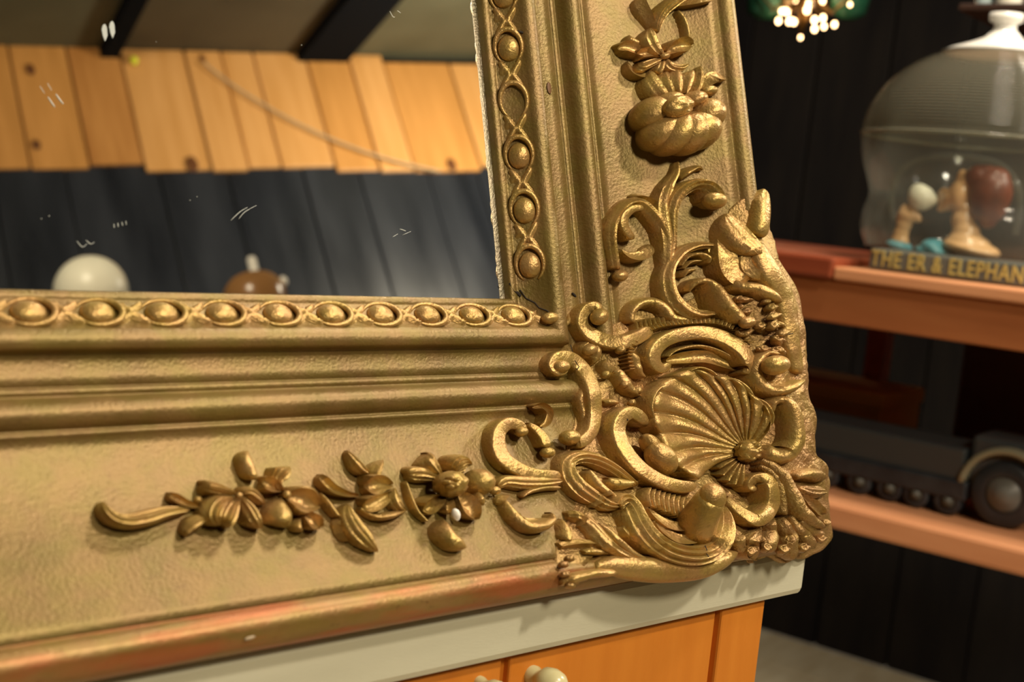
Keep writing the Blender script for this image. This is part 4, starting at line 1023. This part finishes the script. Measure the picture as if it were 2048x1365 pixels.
def remesh_obj(name, parts, m, parent, vox=.0022, smooth_it=4):
    bm = bmesh.new()
    for M in parts: ellipsoid(bm, M, 20, 14)
    o = obj(name, bm, m, parent)
    md = o.modifiers.new('r', 'REMESH'); md.mode = 'VOXEL'; md.voxel_size = vox; md.use_smooth_shade = True
    s = o.modifiers.new('s', 'SMOOTH'); s.iterations = smooth_it; s.factor = .6
    bpy.context.view_layer.update()
    dg = bpy.context.evaluated_depsgraph_get(); me = bpy.data.meshes.new_from_object(o.evaluated_get(dg)); o.modifiers.clear(); o.data = me
    for p in me.polygons: p.use_smooth = True
    return o
PXM = (fp(1900, 450)-CAM).length/F
FD = .075
def em(px, py, rx_, ry_, rz_, ang=0, d=0):      # ellipsoid: pixel centre, pixel radii in the picture plane, depth radius
    c = fp(px, py, FD+d); right = -E2; up = Vector((0, 0, 1)); dep = E1; kx = PXM*1.08
    ang += math.radians(7)
    a, b = math.cos(ang), math.sin(ang)
    e0 = (right*a-up*b)*rx_*kx; e1 = (right*b+up*a)*ry_*PXM; e2 = dep*rz_*PXM
    return Matrix(((e0.x, e1.x, e2.x, c.x), (e0.y, e1.y, e2.y, c.y), (e0.z, e1.z, e2.z, c.z), (0, 0, 0, 1)))
bust = [em(1922, 390, 22, 34, 28, -.1), em(1906, 396, 20, 22, 22), em(1932, 372, 14, 34, 22, .12), em(1924, 352, 9, 14, 13), em(1892, 384, 12, 9, 9, .2), em(1880, 386, 6, 5, 5), em(1896, 408, 14, 15, 15, .4), em(1884, 400, 8, 9, 9), em(1882, 418, 8, 8, 10),
        em(1930, 416, 18, 16, 20), em(1926, 440, 22, 26, 22, -.12), em(1932, 464, 26, 24, 26), em(1938, 486, 40, 20, 40), em(1952, 500, 44, 12, 55), em(1930, 494, 40, 14, 50), em(1902, 488, 14, 12, 30), em(1972, 500, 24, 10, 30)]
remesh_obj('bust', bust, SKIN, fig)
remesh_obj('hair', [em(1982, 384, 38, 46, 40), em(1960, 358, 28, 26, 32), em(1978, 412, 32, 36, 34), em(1992, 362, 26, 28, 30), em(1976, 440, 16, 18, 18), em(1998, 396, 22, 34, 26), em(1958, 344, 18, 14, 22), em(1976, 346, 22, 16, 24)], HAIR, fig)
remesh_obj('hand', [em(1815, 432, 20, 17, 15), em(1806, 420, 7, 14, 8, .2), em(1818, 420, 7, 14, 8), em(1829, 424, 7, 13, 8, -.3), em(1836, 436, 7, 12, 8, -.5), em(1800, 432, 6, 14, 7, .3), em(1808, 450, 15, 18, 13), em(1802, 468, 15, 18, 13), em(1800, 482, 18, 12, 16)], SKIN, fig)
remesh_obj('dress', [em(1798, 492, 26, 12, 30), em(1872, 494, 26, 16, 44), em(1856, 502, 24, 10, 40), em(1884, 504, 26, 10, 46)], BLUE, fig)
remesh_obj('cup', [em(1843, 396, 26, 26, 24, .4), em(1860, 398, 16, 14, 14, .5), em(1838, 388, 20, 22, 20), em(1869, 403, 8, 6, 6)], CUPM, fig)
remesh_obj('eye', [em(1902, 374, 4, 2.5, 12)], mat('painted_eye', (.05, .02, .01), .3), fig, vox=.0006, smooth_it=1)
tag(fig, 'painted plaster bust of a woman drinking from a cup, on a lettered plinth', 'figurine')
# glass lantern
def glass_mat(name, col, rough, alpha_noise=None, ribs=0):
    m = bpy.data.materials.new(name); m.use_nodes = True; nt = m.node_tree; N = nt.nodes; L = nt.links
    for n_ in list(N): N.remove(n_)
    o = N.new('ShaderNodeOutputMaterial'); mx = N.new('ShaderNodeMixShader'); tr = N.new('ShaderNodeBsdfTransparent'); gl = N.new('ShaderNodeBsdfPrincipled')
    tr.inputs[0].default_value = (.93, .95, .90, 1); gl.inputs['Base Color'].default_value = (*col, 1); gl.inputs['Roughness'].default_value = rough; gl.inputs['Specular IOR Level'].default_value = .9
    lw = N.new('ShaderNodeLayerWeight'); lw.inputs[0].default_value = .30
    mr = N.new('ShaderNodeMapRange'); mr.inputs[3].default_value = alpha_noise or .05; mr.inputs[4].default_value = .62
    L.new(lw.outputs['Facing'], mr.inputs[0]); L.new(mr.outputs[0], mx.inputs[0]); L.new(tr.outputs[0], mx.inputs[1]); L.new(gl.outputs[0], mx.inputs[2]); L.new(mx.outputs[0], o.inputs[0])
    return m
lan = empty('glass_lantern')
GL_UP = glass_mat('ribbed_glass', (.34, .33, .25), .12, .20); GL_LO = glass_mat('clear_glass', (.30, .30, .27), .08, .13)
LC = fp(1962, 400, .085); LR = PXM*1.03
def lzz(py): return fp(1962, py, .085).z
zeq = lzz(285); R0 = 236*LR; zbase = pz1+.0012; zneck = lzz(405); ztopg = lzz(112)
prof_up = []
nrib = 34
for i in range(nrib*3+1):
    a = math.radians(0+66*i/(nrib*3)); rr_ = R0*(math.cos(a))**.92; z_ = zeq+(ztopg-zeq)*math.sin(a)/math.sin(math.radians(66))
    if a > .08: rr_ += .0013*math.sin(2*math.pi*i/3*1.0+1)
    prof_up.append((rr_, z_))
LM = Matrix.Translation((LC.x, LC.y, 0))
bm = bmesh.new(); lathe(bm, prof_up, 72, LM); obj('upper_globe', bm, GL_UP, lan)['label'] = 'horizontally ribbed upper glass'
pl = catmull([[R0, zeq], [R0*.995, zeq-.012], [R0*.96, zeq+(zneck-zeq)*.5], [R0*.895, zneck+.008], [R0*.885, zneck-.004], [R0*.915, zneck-(zneck-zbase)*.35], [R0*.915, zneck-(zneck-zbase)*.7], [R0*.87, zbase+.004], [R0*.86, zbase]], 6)
pl = [(min(a, .5), b) for a, b in pl]
bm = bmesh.new(); lathe(bm, pl, 72, LM); obj('lower_bell', bm, GL_LO, lan)
bm = bmesh.new(); tube(bm, [Vector((LC.x+math.cos(a)*R0*1.0, LC.y+math.sin(a)*R0*1.0, zeq)) for a in [2*math.pi*i/64 for i in range(65)]], .0022, 8, caps=False); obj('seam', bm, GL_UP, lan)
WHC = mat('white_ceramic', (.74, .72, .66), .25)
zc = lzz(88); zn = lzz(60); zt3 = lzz(28)
bm = bmesh.new(); lathe(bm, [(R0*.42, ztopg-.002), (R0*.47, ztopg+.001), (R0*.40, ztopg+.006), (R0*.25, zc), (R0*.15, zc+.006), (R0*.09, zn), (R0*.085, zn+.006), (R0*.13, zt3-.008), (R0*.13, zt3), (0, zt3)], 48, LM); obj('cap', bm, WHC, lan)['label'] = 'white ceramic cap with a narrow neck'
bm = bmesh.new(); pr_ = fp(2014, 90, .085); tube(bm, [pr_, fp(2016, 60, .085), fp(2012, 26, .085)], .004, 10); obj('bracket', bm, GL_UP, lan)
# arched inner glass behind the head
bm = bmesh.new(); ia = [fp(x, y, .12) for x, y in [(1790, 440), (1782, 400), (1800, 345), (1850, 318), (1930, 314), (2000, 330), (2034, 370), (2040, 420), (2030, 470)]]
tube(bm, [Vector(p_) for p_ in catmull([list(p_) for p_ in ia], 6)], .0035, 8); obj('inner_arch', bm, GL_LO, lan)
tag(lan, 'clear glass lantern globe with a white cap standing over the figurine', 'lantern')
# hanging dark rail with pale glass jars above the lantern
sh = struct(empty('trim_1')) if False else None
shelf = empty('wall_shelf')
zs = hit(2000, 22, room(TQ+.30, 0, 0), E1)
qa = hit(1938, 22, room(TQ+.30, 0, 0), E1).dot(E2)
box('board', (TQ+.26, qa-.7, zs.z-.006), (TQ+.50, qa, zs.z+.003), mat('dark_shelf', (.03, .012, .006), .5), shelf, ROOMM, bev=.002)
box('upright', (TQ+.45, qa-.02, zs.z-.006), (TQ+.50, qa, zs.z+1.0), mat('dark_shelf2', (.03, .012, .006), .5), shelf, ROOMM)
tag(shelf, 'dark shelf board at the top right corner above the glass lantern', 'shelf')
JG = [mat('pale_blue_glass', (.34, .42, .42), .2), mat('milk_glass', (.74, .70, .58), .3)]
for i, (px, wpx, mm, lab) in enumerate([(1966, 30, 0, 'pale blue jar at the left end of the dark top shelf'), (2016, 46, 1, 'cream white jar beside the pale blue one on the dark top shelf')]):
    p = hit(px, 14, room(TQ+.32, 0, 0), E1); rr_ = wpx/2/F*(p-CAM).length
    bm = bmesh.new(); z0 = zs.z+.0035
    lathe(bm, [(0, z0), (rr_*.85, z0), (rr_, z0+.006), (rr_, z0+.07), (rr_*.7, z0+.085), (rr_*.7, z0+.10), (0, z0+.10)], 28, Matrix.Translation((p.x, p.y, 0)))
    tag(obj('glass_jar', bm, JG[mm]), lab, 'jar')
# ================================================================= CHANDELIER
ch = empty('chandelier')
BULB = mat('lit_bulb', (1, .66, .34), .5, emit=11); BULB.node_tree.nodes['Principled BSDF'].inputs['Emission Color'].default_value = (1, .62, .30, 1)
BRASS = mat('dark_brass', (.20, .11, .03), .35, metal=.8); GGL = mat('green_glass', (.015, .085, .045), .35)
CD = 2.45
def cp(px, py, dz=0): return CAM+ray(px, py)*(CD+dz)
dots = [(1557, 42, 1), (1564, 23, 1), (1577, 26, 1), (1578, 43, 1), (1588, 44, 1), (1601, 75, .5), (1608, 39, 1.3), (1614, 20, 1.4), (1618, 8, 1.2), (1629, 40, 1.1), (1629, 58, 1), (1646, 36, 1), (1648, 53, .8), (1669, 49, .9), (1592, -1, 1), (1645, 2, 1), (1700, 9, .45), (1624, -4, 1), (1571, 20, .7), (1584, 42, .8), (1620, -18, 1), (1560, -14, 1), (1680, -16, 1), (1604, -24, 1)]
for x, y, b_ in dots:
    p = cp(x, y, random.uniform(-.05, .05)); e_ = .0042*math.sqrt(b_)
    bm = bmesh.new(); ellipsoid(bm, Matrix.Translation(p) @ Matrix.Diagonal((e_, e_, e_*1.3, 1)), 10, 8); obj('bulb', bm, BULB, ch)
cc = cp(1612, -40); 
bm = bmesh.new(); tube(bm, [cc+Vector((0, 0, .9)), cc+Vector((0, 0, .0)), cp(1606, 30), cp(1602, 66)], [.006, .006, .012, .004], 10); obj('stem', bm, BRASS, ch)
for k in range(6):
    a = k*math.pi/3; rd_ = .085
    bm = bmesh.new(); tube(bm, [cc+Vector((0, 0, -.02)), cc+Vector((math.cos(a)*rd_*.6, math.sin(a)*rd_*.6, -.055)), cc+Vector((math.cos(a)*rd_, math.sin(a)*rd_, -.02))], .0035, 8); obj('arm', bm, BRASS, ch)
for x in (1530, 1700):
    p = cp(x, 5, .05); bm = bmesh.new(); lathe(bm, [(.012, -.03), (.030, -.02), (.036, .02), (.028, .06)], 24, Matrix.Translation(p)); obj('green_shade', bm, GGL, ch)['label'] = 'dark green glass shade'
tag(ch, 'small glittering chandelier with many tiny warm bulbs, far right background', 'chandelier')
pl_ = bpy.data.lights.new('chandelier_glow', 'POINT'); pl_.energy = .8; pl_.color = (1, .7, .4); pl_.shadow_soft_size = .05
po = bpy.data.objects.new('chandelier_glow', pl_); COL.objects.link(po); po.location = cp(1612, -10)

# ================================================================= cracks and losses in the gilding
crack([(1040, 580), (1052, 597), (1070, 606), (1078, 616), (1094, 622), (1106, 634), (1112, 648)], .0, 2.0, mirror)
crack([(1020, 566), (1030, 582), (1042, 592)], -.6, 5, mirror)
crack([(1141, 690), (1146, 706), (1156, 722), (1164, 732)], 1.0, 1.4)
crack([(1410, 1092), (1414, 1100), (1413, 1108), (1420, 1118)], 11.2, 1.8)
crack([(1252, 832), (1256, 842)], 11.0, 2.0)
crack([(1530, 672), (1556, 672), (1582, 668), (1596, 664)], 5.6, 1.1)
crack([(1150, 722), (1158, 734), (1154, 740)], 9.0, 1.6)
crack([(1016, 52), (1024, 63), (1034, 62), (1046, 65)], .4, 3.4, mirror)
spot = bmesh.new(); u_, v_, hb_ = place(1099, 176, .0002)
ellipsoid(spot, Matrix.Translation((u_, -v_, hb_)) @ Matrix.Diagonal((.0016, .0034, .0003, 1)), 14, 6); obj('worn_spot', spot, mat('bare_bole', (.16, .07, .02), .6), mirror)
for x, y, l_, a_ in [(1149, 590, 11, -.7), (1016, 1166, 14, 1.0), (1022, 1158, 8, 1.0), (500, 1277, 14, .1), (92, 1330, 6, 1.4)]:
    u_, v_, hb_ = place(x, y, .0003); bm = bmesh.new()
    ellipsoid(bm, Matrix.Translation((u_, -v_, hb_+.0001)) @ Matrix.Rotation(a_, 4, 'Z') @ Matrix.Diagonal((l_*.00017, .0007, .0005, 1)), 12, 6)
    obj('nick', bm, CRACK if y == 590 else mat('bare_plaster', (.36, .27, .16), .5), mirror)
